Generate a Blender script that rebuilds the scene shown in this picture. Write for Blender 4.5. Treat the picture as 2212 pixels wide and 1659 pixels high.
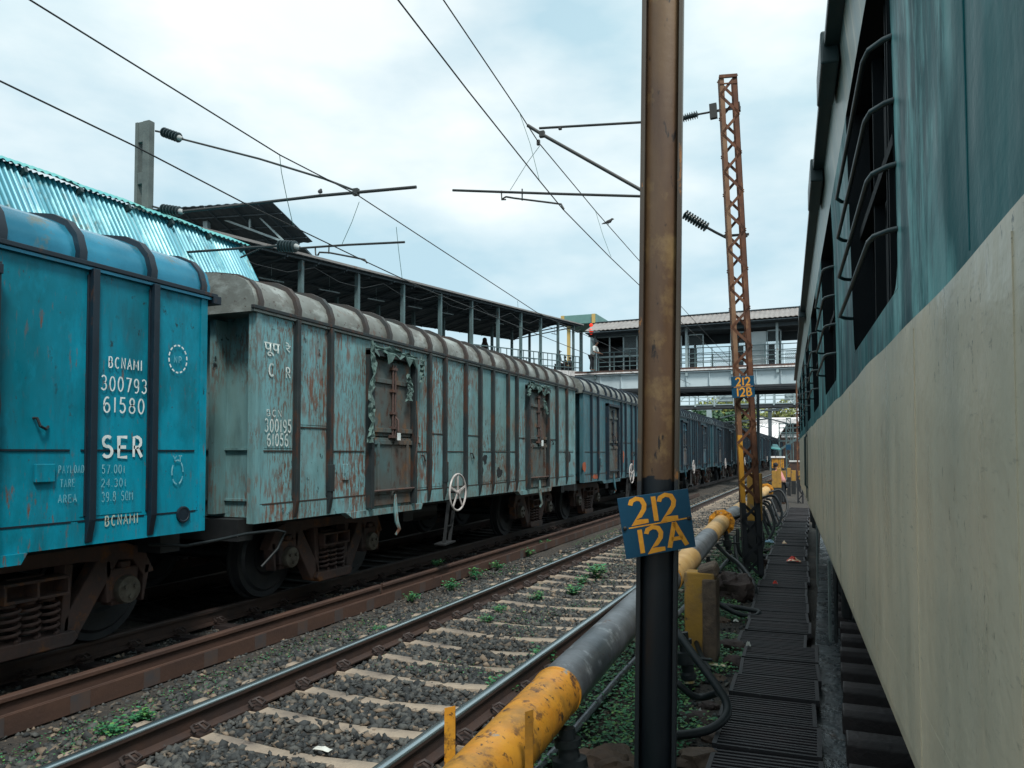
import bpy, math, random
import numpy as np
from mathutils import Vector, Matrix, noise as mnoise
rnd = random.Random(7)
sc = bpy.context.scene
for o in list(bpy.data.objects): bpy.data.objects.remove(o)
# ------------------------------------------------------------------ camera
HC = 1.76; FPX = 1660.; TH = math.atan(674/1660.); PT = math.radians(2.0); SY = 148.5/FPX-math.tan(PT)
cd = bpy.data.cameras.new('camera'); cam = bpy.data.objects.new('camera', cd); sc.collection.objects.link(cam)
cam.location = (0, 0, HC); cam.rotation_euler = (math.radians(90)+PT, 0, TH)
cd.sensor_width = 36; cd.lens = FPX/2212*36; cd.shift_y = SY*FPX/2212
cd.clip_start = .03; cd.clip_end = 3000
sc.camera = cam
# ------------------------------------------------------------------ light
SUN_EL, SUN_AZ = math.radians(52), math.radians(-60)   # azimuth from +Y towards +X
w = bpy.data.worlds.new('World'); sc.world = w; w.use_nodes = True
wn, wl = w.node_tree.nodes, w.node_tree.links
bg = wn['Background']; bg.inputs['Strength'].default_value = .13
sky = wn.new('ShaderNodeTexSky'); sky.sky_type = 'NISHITA'; sky.sun_disc = False
sky.sun_elevation = SUN_EL; sky.sun_rotation = SUN_AZ; sky.dust_density = 2.0; sky.ozone_density = 2.5
tcw = wn.new('ShaderNodeTexCoord'); mpw = wn.new('ShaderNodeMapping'); mpw.inputs['Scale'].default_value = (1.3, 1.3, 3.2)
mpw.inputs['Location'].default_value = (3.1, .7, 1.3)
nw = wn.new('ShaderNodeTexNoise'); nw.inputs['Scale'].default_value = 1.0; nw.inputs['Detail'].default_value = 9; nw.inputs['Roughness'].default_value = .52
nw.inputs['Distortion'].default_value = .5
wl.new(tcw.outputs['Generated'], mpw.inputs[0]); wl.new(mpw.outputs[0], nw.inputs['Vector'])
rw = wn.new('ShaderNodeValToRGB'); rw.color_ramp.elements[0].position = .36; rw.color_ramp.elements[1].position = .58
rw.color_ramp.elements[0].color = (.88, .88, .88, 1); rw.color_ramp.elements[1].color = (1, 1, 1, 1)
wl.new(nw.outputs['Fac'], rw.inputs[0])
n2 = wn.new('ShaderNodeTexNoise'); n2.inputs['Scale'].default_value = 1.7; n2.inputs['Detail'].default_value = 8
wl.new(mpw.outputs[0], n2.inputs['Vector'])
rc = wn.new('ShaderNodeValToRGB'); rc.color_ramp.elements[0].position = .38; rc.color_ramp.elements[1].position = .60
rc.color_ramp.elements[0].color = (3.0, 4.25, 4.8, 1); rc.color_ramp.elements[1].color = (5.7, 6.15, 6.1, 1)
wl.new(n2.outputs['Fac'], rc.inputs[0])
mw = wn.new('ShaderNodeMixRGB'); wl.new(rw.outputs[0], mw.inputs[0]); wl.new(sky.outputs[0], mw.inputs[1]); wl.new(rc.outputs[0], mw.inputs[2])
wl.new(mw.outputs[0], bg.inputs['Color'])
sd = bpy.data.lights.new('sun', 'SUN'); sd.energy = 2.6; sd.angle = math.radians(12); sd.color = (1, .95, .88)
so = bpy.data.objects.new('sun', sd); sc.collection.objects.link(so)
sdir = Vector((math.sin(SUN_AZ)*math.cos(SUN_EL)*-1, -math.cos(SUN_AZ)*math.cos(SUN_EL), math.sin(SUN_EL)))
# light comes from high above the left of the tracks and slightly behind the viewer
sdir = Vector((.36, -.42, .83)).normalized()
sky.sun_rotation = math.atan2(sdir.x, sdir.y); sky.sun_elevation = math.asin(sdir.z)
so.rotation_euler = sdir.to_track_quat('Z', 'Y').to_euler()
sc.view_settings.view_transform = 'Standard'; sc.view_settings.look = 'None'
sc.view_settings.exposure = 0.5; sc.view_settings.gamma = 1
# ------------------------------------------------------------------ helpers
CF = np.array([-math.sin(TH)*math.cos(PT), math.cos(TH)*math.cos(PT), math.sin(PT)])
CR = np.array([math.cos(TH), math.sin(TH), 0]); CU = np.cross(CR, CF)
def at(x, y, X=None, Y=None, Z=None, D=None):
    """a survey point of the photo (2212 px wide) set on a real plane X, Y or Z, or at a real distance D"""
    d = CF+CR*((x-1106)/FPX)+CU*((829.5-y)/FPX+SY)
    t = X/d[0] if X is not None else Y/d[1] if Y is not None else (Z-HC)/d[2] if Z is not None else D
    p = d*t; return Vector((p[0], p[1], p[2]+HC))
def hx(s, k=1.0):
    s = s.lstrip('#'); c = [int(s[i:i+2], 16)/255 for i in (0, 2, 4)]
    return tuple(k*(x/12.92 if x <= .04045 else ((x+.055)/1.055)**2.4) for x in c)+(1,)
class MB:
    def __init__(s): s.v = []; s.f = []
    def add(s, vs, fs):
        n = len(s.v); s.v += [tuple(v) for v in vs]; s.f += [tuple(n+i for i in f) for f in fs]; return s
    def box(s, x0, x1, y0, y1, z0, z1):
        return s.add([(x0,y0,z0),(x1,y0,z0),(x1,y1,z0),(x0,y1,z0),(x0,y0,z1),(x1,y0,z1),(x1,y1,z1),(x0,y1,z1)],
                     [(0,3,2,1),(4,5,6,7),(0,1,5,4),(1,2,6,5),(2,3,7,6),(3,0,4,7)])
    def obox(s, c, a, b, d):
        c, a, b, d = map(Vector, (c, a, b, d)); vs = [c+a*i+b*j+d*k for k in (-1,1) for (i,j) in ((-1,-1),(1,-1),(1,1),(-1,1))]
        return s.add(vs, [(0,3,2,1),(4,5,6,7),(0,1,5,4),(1,2,6,5),(2,3,7,6),(3,0,4,7)])
    def bar(s, p, q, w, h, up=(0,0,1)):
        p, q = Vector(p), Vector(q); d = (q-p); L = d.length/2; d.normalize(); up = Vector(up)
        if abs(d.dot(up)) > .98: up = Vector((1, 0, 0))
        a = d.cross(up).normalized(); b = a.cross(d)
        return s.obox((p+q)/2, d*L, a*(w/2), b*(h/2))
    def tube(s, pts, r, n=8, cap=True):
        pts = [Vector(p) for p in pts]; m = len(pts); rs = r if isinstance(r, (list, tuple)) else [r]*m
        t = [(pts[min(i+1, m-1)]-pts[max(i-1, 0)]).normalized() for i in range(m)]
        a = t[0].orthogonal().normalized(); vs = []
        for i in range(m):
            a = (a-t[i]*a.dot(t[i])); a = a.normalized() if a.length > 1e-6 else t[i].orthogonal().normalized(); b = t[i].cross(a)
            vs += [pts[i]+(a*math.cos(2*math.pi*k/n)+b*math.sin(2*math.pi*k/n))*rs[i] for k in range(n)]
        fs = [(i*n+k, i*n+(k+1) % n, (i+1)*n+(k+1) % n, (i+1)*n+k) for i in range(m-1) for k in range(n)]
        if cap: fs += [tuple(range(n-1, -1, -1)), tuple((m-1)*n+k for k in range(n))]
        return s.add(vs, fs)
    def lathe(s, prof, c, ax, n=20):      # prof: (distance along ax, radius)
        ax = Vector(ax).normalized(); c = Vector(c)
        a = ax.orthogonal().normalized(); b = ax.cross(a); m = len(prof)
        vs = [c+ax*h+(a*math.cos(2*math.pi*k/n)+b*math.sin(2*math.pi*k/n))*max(r, 1e-4) for h, r in prof for k in range(n)]
        fs = [(i*n+k, i*n+(k+1) % n, (i+1)*n+(k+1) % n, (i+1)*n+k) for i in range(m-1) for k in range(n)]
        fs += [tuple(range(n-1, -1, -1)), tuple((m-1)*n+k for k in range(n))]
        return s.add(vs, fs)
    def prism(s, poly, o, u, v, d):       # 2D poly in plane o+u*a+v*b, swept by d
        o, u, v, d = map(Vector, (o, u, v, d)); n = len(poly); A = [o+u*a+v*b for a, b in poly]
        return s.add(A+[p+d for p in A], [tuple(range(n-1, -1, -1)), tuple(range(n, 2*n))]+[(i, (i+1) % n, (i+1) % n+n, i+n) for i in range(n)])
    def slab(s, q, t, up=(0,0,1)):        # 4 corner quad with thickness
        q = [Vector(p) for p in q]; up = Vector(up)*t; return s.add(q+[p-up for p in q], [(0,1,2,3),(7,6,5,4)]+[(i, i+4, (i+1) % 4+4, (i+1) % 4) for i in range(4)])
    def grid(s, rows):
        m, n = len(rows), len(rows[0]); return s.add([p for r in rows for p in r], [(i*n+j, i*n+j+1, (i+1)*n+j+1, (i+1)*n+j) for i in range(m-1) for j in range(n-1)])
    def sheet(s, rows, t):                # grid with thickness offset vector t
        m, n = len(rows), len(rows[0]); t = Vector(t); N = m*n; A = [Vector(p) for r in rows for p in r]
        fs = [(i*n+j, i*n+j+1, (i+1)*n+j+1, (i+1)*n+j) for i in range(m-1) for j in range(n-1)]
        fs += [tuple(N+k for k in f[::-1]) for f in fs]
        for i in range(m-1): fs += [(i*n, (i+1)*n, (i+1)*n+N, i*n+N), ((i+1)*n-1+N, (i+2)*n-1+N, (i+2)*n-1, (i+1)*n-1)]
        for j in range(n-1): fs += [(j+1, j, j+N, j+1+N), ((m-1)*n+j, (m-1)*n+j+1, (m-1)*n+j+1+N, (m-1)*n+j+N)]
        return s.add(A+[p+t for p in A], fs)
def org(o):
    v = Vector((0, 0, 0))
    while o is not None: v += o.location; o = o.parent
    return v
def build(name, mb, m, parent=None, smooth=0, bevel=0, sub=0, local=False):
    me = bpy.data.meshes.new(name)
    off = Vector((0, 0, 0)) if (parent is None or local) else org(parent)
    me.from_pydata([(v[0]-off.x, v[1]-off.y, v[2]-off.z) for v in mb.v], [], mb.f)
    me.update()
    if smooth:
        me.polygons.foreach_set('use_smooth', [True]*len(me.polygons))
        me.set_sharp_from_angle(angle=math.radians(smooth))
    for mm in (m if isinstance(m, (list, tuple)) else [m]): me.materials.append(mm)
    o = bpy.data.objects.new(name, me); sc.collection.objects.link(o)
    if parent is not None: o.parent = parent
    if bevel:
        b = o.modifiers.new('bevel', 'BEVEL'); b.width = bevel; b.segments = 2; b.limit_method = 'ANGLE'; b.angle_limit = math.radians(40)
    return o
def build_split(name, mb, m, parent=None, touch=True, **k):     # one object for each loose piece
    par = list(range(len(mb.v)))
    def fd(i):
        while par[i] != i: par[i] = par[par[i]]; i = par[i]
        return i
    for f in mb.f:
        for i in f[1:]: par[fd(i)] = fd(f[0])
    gr = {}
    for f in mb.f: gr.setdefault(fd(f[0]), []).append(f)
    def bb(fs):
        P = [mb.v[i] for f in fs for i in f]; return [min(p[k] for p in P)-.002 for k in range(3)]+[max(p[k] for p in P)+.002 for k in range(3)]
    cl = [(bb(fs), fs) for fs in gr.values()]; ch = True
    while ch and touch:
        ch = False
        for i in range(len(cl)):
            for j in range(i+1, len(cl)):
                A_, B_ = cl[i][0], cl[j][0]
                if all(A_[k] <= B_[k+3] and B_[k] <= A_[k+3] for k in range(3)):
                    cl[i] = ([min(A_[k], B_[k]) for k in range(3)]+[max(A_[k+3], B_[k+3]) for k in range(3)], cl[i][1]+cl[j][1]); cl.pop(j); ch = True; break
            if ch: break
    for _, fs in cl:
        ids = sorted({i for f in fs for i in f}); mp = {i: n for n, i in enumerate(ids)}; q = MB(); q.v = [mb.v[i] for i in ids]; q.f = [tuple(mp[i] for i in f) for f in fs]
        build(name, q, m, parent, **k)
def tag(o, label=None, cat=None, group=None, kind=None):
    if label: o['label'] = label
    if cat: o['category'] = cat
    if group: o['group'] = group
    if kind: o['kind'] = kind
    return o
def thing(name, label, cat, loc=(0,0,0), group=None):
    o = bpy.data.objects.new(name, None); sc.collection.objects.link(o); o.location = loc; o.empty_display_size = .1
    return tag(o, label, cat, group)
def copy_tree(o, parent=None):
    c = o.copy(); sc.collection.objects.link(c)
    if parent is not None: c.parent = parent
    for ch in list(o.children): copy_tree(ch, c)
    return c
ORD = ['nearest','second','third','fourth','fifth','sixth','seventh','eighth','ninth','tenth','eleventh','twelfth','thirteenth','fourteenth','fifteenth','sixteenth','seventeenth','eighteenth','nineteenth']
TENS = ['','','twenty','thirty','forty','fifty','sixty','seventy','eighty','ninety']
TENO = ['','','twentieth','thirtieth','fortieth','fiftieth','sixtieth','seventieth','eightieth','ninetieth']
def ordn(i):      # i from 0
    if i < 19: return ORD[i]
    k = i+1
    if k % 10 == 0: return TENO[k//10]
    return TENS[k//10]+'-'+(ORD[k % 10-1] if k % 10 > 1 else 'first')
# ------------------------------------------------------------------ materials
def M(name, c1, c2=None, sc1=2.0, st=(1,1,1), rough=.75, metal=0, spots=(), bump=0, bsc=30, zsplit=None, coord='Object', emit=None, island=None, wave=None, tint=None, spec=.5, rvar=0, thr=(.35,.65)):
    m = bpy.data.materials.new(name); m.use_nodes = True; N, L = m.node_tree.nodes, m.node_tree.links
    b = N['Principled BSDF']; b.inputs['Roughness'].default_value = rough; b.inputs['Metallic'].default_value = metal
    b.inputs['Specular IOR Level'].default_value = spec
    if tint: b.inputs['Specular Tint'].default_value = tint
    tc = N.new('ShaderNodeTexCoord')
    def nz(scale, stretch, detail=5, seed=0, rg=.6):
        mp = N.new('ShaderNodeMapping'); mp.inputs['Scale'].default_value = stretch; mp.inputs['Location'].default_value = (seed*3.7, seed*1.9, seed*.7)
        L.new(tc.outputs[coord], mp.inputs[0]); n = N.new('ShaderNodeTexNoise'); n.inputs['Scale'].default_value = scale
        n.inputs['Detail'].default_value = detail; n.inputs['Roughness'].default_value = rg; L.new(mp.outputs[0], n.inputs['Vector']); return n.outputs['Fac']
    def rng(src, a, bb, lo=0., hi=1.):
        r = N.new('ShaderNodeMapRange'); r.inputs['From Min'].default_value = a; r.inputs['From Max'].default_value = bb
        r.inputs['To Min'].default_value = lo; r.inputs['To Max'].default_value = hi; L.new(src, r.inputs['Value']); return r.outputs[0]
    def mix(f, a, bb):
        x = N.new('ShaderNodeMixRGB')
        if isinstance(f, float): x.inputs[0].default_value = f
        else: L.new(f, x.inputs[0])
        for i, q in ((1, a), (2, bb)):
            if isinstance(q, tuple): x.inputs[i].default_value = q
            else: L.new(q, x.inputs[i])
        return x.outputs[0]
    def math_(op, a, bb):
        x = N.new('ShaderNodeMath'); x.operation = op
        for i, q in ((0, a), (1, bb)):
            if isinstance(q, (int, float)): x.inputs[i].default_value = q
            else: L.new(q, x.inputs[i])
        return x.outputs[0]
    cur = c1
    if c2 is not None: cur = mix(rng(nz(sc1, st, 6, 1), *thr), c1, c2)
    if island:
        g = N.new('ShaderNodeNewGeometry'); r = N.new('ShaderNodeValToRGB'); r.color_ramp.interpolation = 'LINEAR'
        e = r.color_ramp.elements
        for i, (p, c) in enumerate(island):
            if i < 2: e[i].position = p; e[i].color = c
            else: q = e.new(p); q.color = c
        L.new(g.outputs['Random Per Island'], r.inputs[0]); cur = mix(.78, cur if not isinstance(cur, tuple) else cur, r.outputs[0])
    for k, sp in enumerate(spots):
        col, scale, stretch, a, bb = sp[:5]; f = rng(nz(scale, stretch, 7, k+5, .68), a, bb)
        if len(sp) > 5 and sp[5]:
            ms, ma, mb_ = sp[5]; f = math_('MULTIPLY', f, rng(nz(ms, (1,1,1), 3, k+11), ma, mb_))
        if len(sp) > 6: f = math_('MULTIPLY', f, sp[6])
        cur = mix(f, cur, col)
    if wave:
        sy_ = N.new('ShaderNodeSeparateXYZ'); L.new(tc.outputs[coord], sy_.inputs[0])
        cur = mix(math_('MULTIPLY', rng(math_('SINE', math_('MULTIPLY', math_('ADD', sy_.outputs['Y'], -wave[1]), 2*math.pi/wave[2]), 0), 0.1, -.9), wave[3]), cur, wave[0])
    if zsplit:
        col, z, amp = zsplit[:3]; sx = N.new('ShaderNodeSeparateXYZ'); L.new(tc.outputs[coord], sx.inputs[0])
        zz0 = math_('ADD', sx.outputs['Z'], math_('MULTIPLY', math_('SUBTRACT', nz(9, (1,1,1), 3, 30), .5), amp))
        cur = mix(rng(zz0, z+.006, z-.006), cur, col)
        if len(zsplit) > 3: cur = mix(rng(zz0, zsplit[4]+.006, zsplit[4]-.006), cur, zsplit[3])
    if isinstance(cur, tuple): b.inputs['Base Color'].default_value = cur
    else: L.new(cur, b.inputs['Base Color'])
    if rvar: L.new(rng(nz(4, st, 4, 17), .3, .7, max(.05, rough-rvar), min(1, rough+rvar)), b.inputs['Roughness'])
    if bump:
        bp = N.new('ShaderNodeBump'); bp.inputs['Strength'].default_value = 1; bp.inputs['Distance'].default_value = bump
        L.new(nz(bsc, (1,1,1), 6, 21), bp.inputs['Height']); L.new(bp.outputs[0], b.inputs['Normal'])
    if emit: b.inputs['Emission Color'].default_value = emit[0]; b.inputs['Emission Strength'].default_value = emit[1]
    return m
RUST = (.16, .052, .02, 1); DRUST = (.05, .022, .013, 1); GRIME = (.018, .022, .024, 1)
streak = (6, 6, 1.1)
def wagon_paint(name, a, b, rustamt, panel=None, rough=.5, tint=(.6,.9,1,1)):
    t = .62-rustamt*.1
    return M(name, a, b, .9, (1, 1.2, .55), rough=rough, rvar=.15, spec=.35, tint=tint, bump=.004, bsc=2.2, spots=[
        (tuple(x*1.5 for x in b[:3])+(1,), 1.7, (1, 1, .6), .52, .66, None, .35),
        ((.02, .035, .04, 1), 3, (2, 2, .35), .5, .75, None, .5),
        (RUST, 9, (2.2, 2.2, .42), t-.025, t+.045, (.9, .46, .6), .85),
        ((.12, .06, .035, 1), 20, (1.8, 1.8, .38), t-.01, t+.04, (.8, .47, .62), .9),
        (DRUST, 22, (1.3, 1.3, .8), .66, .69, (1.6, .4, .6)),
        (GRIME, 11, (1, 1, .7), .60, .66, (1.0, .45, .58))])
mt = {}
mt['blue'] = wagon_paint('blue_wagon_paint', (.002, .13, .18, 1), (.003, .25, .37, 1), .12, rough=.42)
mt['grey'] = wagon_paint('faded_wagon_paint', (.125, .215, .21, 1), (.155, .335, .37, 1), 1.15)
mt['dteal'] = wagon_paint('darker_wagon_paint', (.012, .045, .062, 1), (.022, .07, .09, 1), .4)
mt['rdark'] = M('dark_roof_paint', (.05, .085, .095, 1), (.08, .11, .12, 1), 1.6, rough=.5)
mt['seam'] = M('rusty_seam', (.05, .028, .018, 1), (.02, .018, .016, 1), 9, rough=.85)
mt['orange'] = M('orange_primer', (.38, .09, .03, 1), (.22, .06, .03, 1), 6, rough=.8)
mt['teal'] = wagon_paint('dark_wagon_paint', (.035, .095, .12, 1), (.06, .15, .18, 1), .55)
mt['navy'] = M('dark_rib_paint', (.002, .009, .018, 1), (.004, .016, .028, 1), 3, rough=.5, spots=[(DRUST, 8, (1,1,.4), .58, .66)])
mt['ribgrey'] = M('weathered_rib_paint', (.008, .014, .017, 1), (.018, .028, .03, 1), 3, rough=.6, spots=[(DRUST, 7, (1,1,.3), .52, .62)])
mt['roofgrey'] = M('weathered_roof_paint', (.20, .22, .205, 1), (.13, .13, .115, 1), 1.6, rough=.45, metal=.25, bump=.006, bsc=1.5, spots=[((.36,.40,.38,1), 2, (1,1,2), .5, .62, None, .7), (RUST, 5, (1,1.4,1), .58, .68, (1.1,.45,.6)), (DRUST, 14, (1,1,1), .6, .66)])
mt['roofblue'] = M('blue_roof_paint', (.012, .14, .22, 1), (.03, .25, .38, 1), 1.4, rough=.25, metal=.35, bump=.006, bsc=1.5, spots=[((.1,.14,.13,1), 4, (1,1,1), .58, .68)])
mt['roofband'] = M('rusty_roof_band', (.05, .035, .03, 1), (.025, .035, .038, 1), 3, rough=.7)
mt['rustdoor'] = M('rusty_door', (.075, .045, .032, 1), (.06, .11, .115, 1), 1.8, (1,1,.5), rough=.7, spots=[((.15,.075,.03,1), 3, (1,1,.6), .55, .66), (DRUST, 9, (1,1,.5), .55, .65)], bump=.004, bsc=12)
mt['doorblue'] = M('blue_door', (.01, .12, .18, 1), (.08, .06, .05, 1), 2, (1,1,.4), rough=.55)
mt['black'] = M('black_gear', (.006, .009, .011, 1), (.014, .016, .018, 1), 5, rough=.6)
mt['wheel'] = M('grimy_wheel', (.025, .032, .04, 1), (.045, .05, .055, 1), 4, rough=.45, metal=.3)
mt['bogie'] = M('rusty_bogie', (.09, .05, .04, 1), (.05, .037, .036, 1), 3, rough=.75, spots=[((.16,.065,.022,1), 3.5, (1,1,1), .55, .66)], bump=.006, bsc=25)
mt['cap'] = M('axle_cap', (.16, .15, .125, 1), (.07, .06, .05, 1), 9, rough=.5, metal=.4)
mt['silver'] = M('silver_paint', (.5, .48, .47, 1), (.3, .27, .26, 1), 6, rough=.45)
mt['tarp'] = M('torn_tarp', (.10, .18, .165, 1), (.06, .10, .095, 1), 5, rough=.8, bump=.01, bsc=14)
mt['white'] = M('white_lettering', (.72, .78, .78, 1), (.5, .58, .58, 1), 12, rough=.8)
mt['faded'] = M('faded_lettering', (.68, .74, .72, 1), (.34, .44, .43, 1), 14, rough=.8)
mt['fadedblue'] = M('faded_blue_lettering', (.25, .52, .58, 1), (.05, .28, .38, 1), 14, rough=.8)
mt['cream'] = M('cream_lettering', (.42, .5, .42, 1), (.3, .4, .36, 1), 12, rough=.8)
mt['railside'] = M('rusty_rail', (.045, .025, .018, 1), (.028, .018, .016, 1), 6, rough=.7, bump=.003, bsc=60)
mt['railtop'] = M('polished_rail_head', (.42, .50, .52, 1), (.3, .36, .38, 1), 3, (8,.3,1), rough=.22, metal=.9)
mt['loose'] = M('orange_rust', (.07, .036, .024, 1), (.04, .022, .017, 1), 2.5, (2,.6,2), rough=.72, bump=.004, bsc=30)
mt['loosedark'] = M('seat_mark', (.045, .042, .045, 1), (.07, .045, .035, 1), 8, rough=.7)
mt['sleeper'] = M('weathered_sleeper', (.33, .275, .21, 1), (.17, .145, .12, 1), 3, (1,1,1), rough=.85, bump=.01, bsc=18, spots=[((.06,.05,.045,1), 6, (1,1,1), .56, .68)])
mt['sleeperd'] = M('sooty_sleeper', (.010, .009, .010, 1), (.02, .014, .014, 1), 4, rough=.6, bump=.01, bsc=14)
mt['clip'] = M('iron_clip', (.02, .015, .014, 1), (.035, .02, .016, 1), 20, rough=.6)
mt['ground'] = M('dirt_and_fine_gravel', (.05, .045, .038, 1), (.028, .028, .027, 1), 1.3, rough=.95, bump=.03, bsc=22, spots=[((.095,.075,.05,1), .9, (1,1,1), .55, .68), ((.03,.05,.015,1), 2.3, (1,1,1), .58, .68), ((.12,.11,.1,1), 40, (1,1,1), .62, .68)])
mt['bed'] = M('ballast_bed', (.025, .025, .024, 1), (.055, .047, .038, 1), 30, rough=.95, bump=.04, bsc=28, spots=[((.10,.075,.05,1), 1.2, (1,1,1), .56, .66, None, .8), ((.16,.15,.14,1), 34, (1,1,1), .62, .68)])
mt['platf'] = M('dark_backdrop_stone', (.012,.013,.014,1), (.02,.02,.02,1), 3, rough=.9)
mt['stone'] = M('ballast_stone', (.045, .05, .052, 1), (.02, .024, .026, 1), 8, rough=.85, island=[(0, (.008,.012,.014,1)), (1, (.27,.21,.15,1)), (.42, (.036,.042,.043,1)), (.78, (.09,.095,.088,1)), (.94, (.13,.10,.07,1))], bump=.004, bsc=60)
mt['rock'] = M('dark_rock', (.03, .02, .019, 1), (.055, .036, .03, 1), 5, rough=.8, bump=.03, bsc=9)
mt['brownrock'] = M('brown_rock', (.09, .06, .04, 1), (.05, .034, .026, 1), 5, rough=.85, bump=.02, bsc=9)
mt['leaf'] = M('green_leaf', (.03, .17, .07, 1), (.05, .22, .06, 1), 6, rough=.6, island=[(0, (.01,.06,.035,1)), (1, (.14,.26,.05,1)), (.6, (.025,.17,.07,1))])
mt['leafd'] = M('dark_leaf', (.01, .05, .025, 1), (.02, .08, .035, 1), 2, rough=.6, island=[(0, (.006,.03,.018,1)), (1, (.04,.11,.04,1))])
mt['leafy'] = M('yellow_green_leaf', (.16, .2, .05, 1), (.1, .15, .04, 1), 2, rough=.7, island=[(0, (.07,.11,.03,1)), (1, (.28,.3,.08,1))])
mt['leafb'] = M('sparse_leaf', (.1, .11, .07, 1), (.15, .14, .1, 1), 2, rough=.7)
mt['bark'] = M('bark', (.08, .06, .05, 1), (.04, .035, .03, 1), 5, rough=.9)
mt['yellow'] = M('yellow_pipe_paint', (.62, .29, .022, 1), (.50, .20, .015, 1), 4, rough=.5, rvar=.12, spots=[((.1,.04,.015,1), 7, (1.5,1.2,1.5), .54, .62), ((.30,.15,.02,1), 3, (1,1,1), .45, .65), ((.25,.26,.24,1), 5, (1,1,1), .63, .66), ((.03,.02,.015,1), 16, (1.2,1,1), .6, .65)], bump=.004, bsc=16)
mt['pale_yellow'] = M('pale_yellow_pipe_paint', (.55, .36, .14, 1), (.42, .24, .07, 1), 4, rough=.5, spots=[((.12,.06,.03,1), 9, (1,1,1), .6, .68)], bump=.003, bsc=16)
mt['greypipe'] = M('galvanised_pipe', (.16, .18, .20, 1), (.08, .09, .10, 1), 2.6, rough=.42, metal=.35, rvar=.12, spots=[((.11,.06,.04,1), 8, (1,1,1), .6, .72), ((.34,.37,.39,1), 4, (1,1,1), .58, .68)], bump=.005, bsc=9)
mt['concyellow'] = M('yellow_painted_concrete', (.38, .21, .035, 1), (.27, .155, .04, 1), 5, rough=.85, bump=.008, bsc=14, spots=[((.16,.12,.09,1), 4, (1,1,.6), .54, .62), ((.07,.05,.04,1), 12, (1,1,1), .62, .68)])
mt['brokenconc'] = M('broken_concrete', (.14, .10, .07, 1), (.07, .05, .04, 1), 9, rough=.9, bump=.02, bsc=16)
mt['hose'] = M('black_rubber_hose', (.006, .010, .012, 1), (.012, .017, .019, 1), 6, rough=.5, spec=.3)
mt['grate'] = M('worn_grating', (.03, .024, .027, 1), (.016, .018, .021, 1), 2.2, rough=.6, metal=.3, spots=[((.07,.035,.025,1), 4, (1,1,1), .6, .72), ((.09,.10,.10,1), 6, (1,1,1), .62, .7)])
mt['col'] = M('brown_mast_paint', (.18, .11, .05, 1), (.085, .048, .028, 1), 1.4, (2.2,2.2,.55), rough=.42, bump=.004, bsc=5, rvar=.1, spots=[((.29,.2,.085,1), 1.7, (1,1,.8), .5, .68), ((.02,.015,.013,1), 10, (1.5,1.5,.5), .6, .66)], zsplit=((.008,.012,.017,1), 2.02, .22), thr=(.3,.7))
mt['colgrey'] = M('mast_flange_paint', (.07, .065, .05, 1), (.05, .035, .025, 1), 2, (2,2,.5), rough=.5, zsplit=((.02,.025,.03,1), 2.03, .2), spots=[((.28,.12,.03,1), 12, (1,1,.3), .6, .66)])
mt['lattice'] = M('rusted_lattice_steel', (.13, .05, .022, 1), (.07, .03, .018, 1), 3, rough=.8, zsplit=((.01,.013,.017,1), 1.24, .05), spots=[((.22,.11,.05,1), 6, (1,1,.5), .56, .68)])
mt['latticeY'] = M('lattice_leg_painted', (.13, .055, .025, 1), (.22, .13, .07, 1), 3, rough=.7, zsplit=((.55,.26,.02,1), 2.35, .03, (.01,.013,.017,1), 1.24))
mt['sign'] = M('blue_sign', (.0025, .045, .095, 1), (.004, .065, .13, 1), 2.5, rough=.45, bump=.002, bsc=8, spots=[((.004,.012,.02,1), 6, (1,1,1), .62, .7)])
mt['signy'] = M('orange_yellow_numerals', (.72, .34, .03, 1), (.6, .25, .02, 1), 22, rough=.6)
mt['insul'] = M('brown_insulator', (.015, .028, .032, 1), (.025, .045, .05, 1), 5, rough=.25)
mt['insulw'] = M('insulator_cap', (.35, .38, .38, 1), (.25, .28, .28, 1), 5, rough=.5)
mt['wire'] = M('oxidised_wire', (.01, .012, .013, 1), rough=.5)
mt['tubeK'] = M('dark_bracket_tube', (.014, .02, .022, 1), (.03, .03, .028, 1), 4, rough=.5)
mt['dropper'] = M('copper_dropper', (.02, .09, .07, 1), rough=.6)
mt['concmast'] = M('precast_concrete', (.11, .135, .13, 1), (.07, .09, .09, 1), 3, rough=.85, bump=.004, bsc=20)
mt['corr'] = M('turquoise_sheet', (.05, .28, .34, 1), (.03, .22, .31, 1), 1.1, rough=.38, metal=.15, wave=((.01,.10,.13,1), 4.44, .1, .75), spots=[((.22,.55,.6,1), 1.4, (1,1,.6), .5, .64), ((.03,.06,.045,1), 2.4, (1,1.6,.6), .57, .68)])  # wave darkens corrugation valleys: dirt plus shading painted into the colour
mt['corrg'] = M('green_ridge_sheet', (.12, .36, .32, 1), (.06, .33, .38, 1), 2, rough=.5)
mt['corrw'] = M('grey_brown_roof_sheet', (.25, .24, .23, 1), (.19, .18, .175, 1), 1.2, rough=.6, spots=[((.16,.1,.07,1), 3, (1,1,1), .58, .7)])
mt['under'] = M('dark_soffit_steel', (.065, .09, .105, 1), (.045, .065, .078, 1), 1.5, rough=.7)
mt['steelw'] = M('pale_painted_steel', (.33, .42, .44, 1), (.24, .32, .34, 1), 2, rough=.5, spots=[((.16,.08,.04,1), 7, (1,1,.5), .62, .7)])
mt['steelg'] = M('grey_green_steel', (.10, .17, .18, 1), (.07, .11, .12, 1), 2, rough=.6, spots=[((.12,.06,.035,1), 6, (1,1,.5), .6, .7)])
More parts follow.
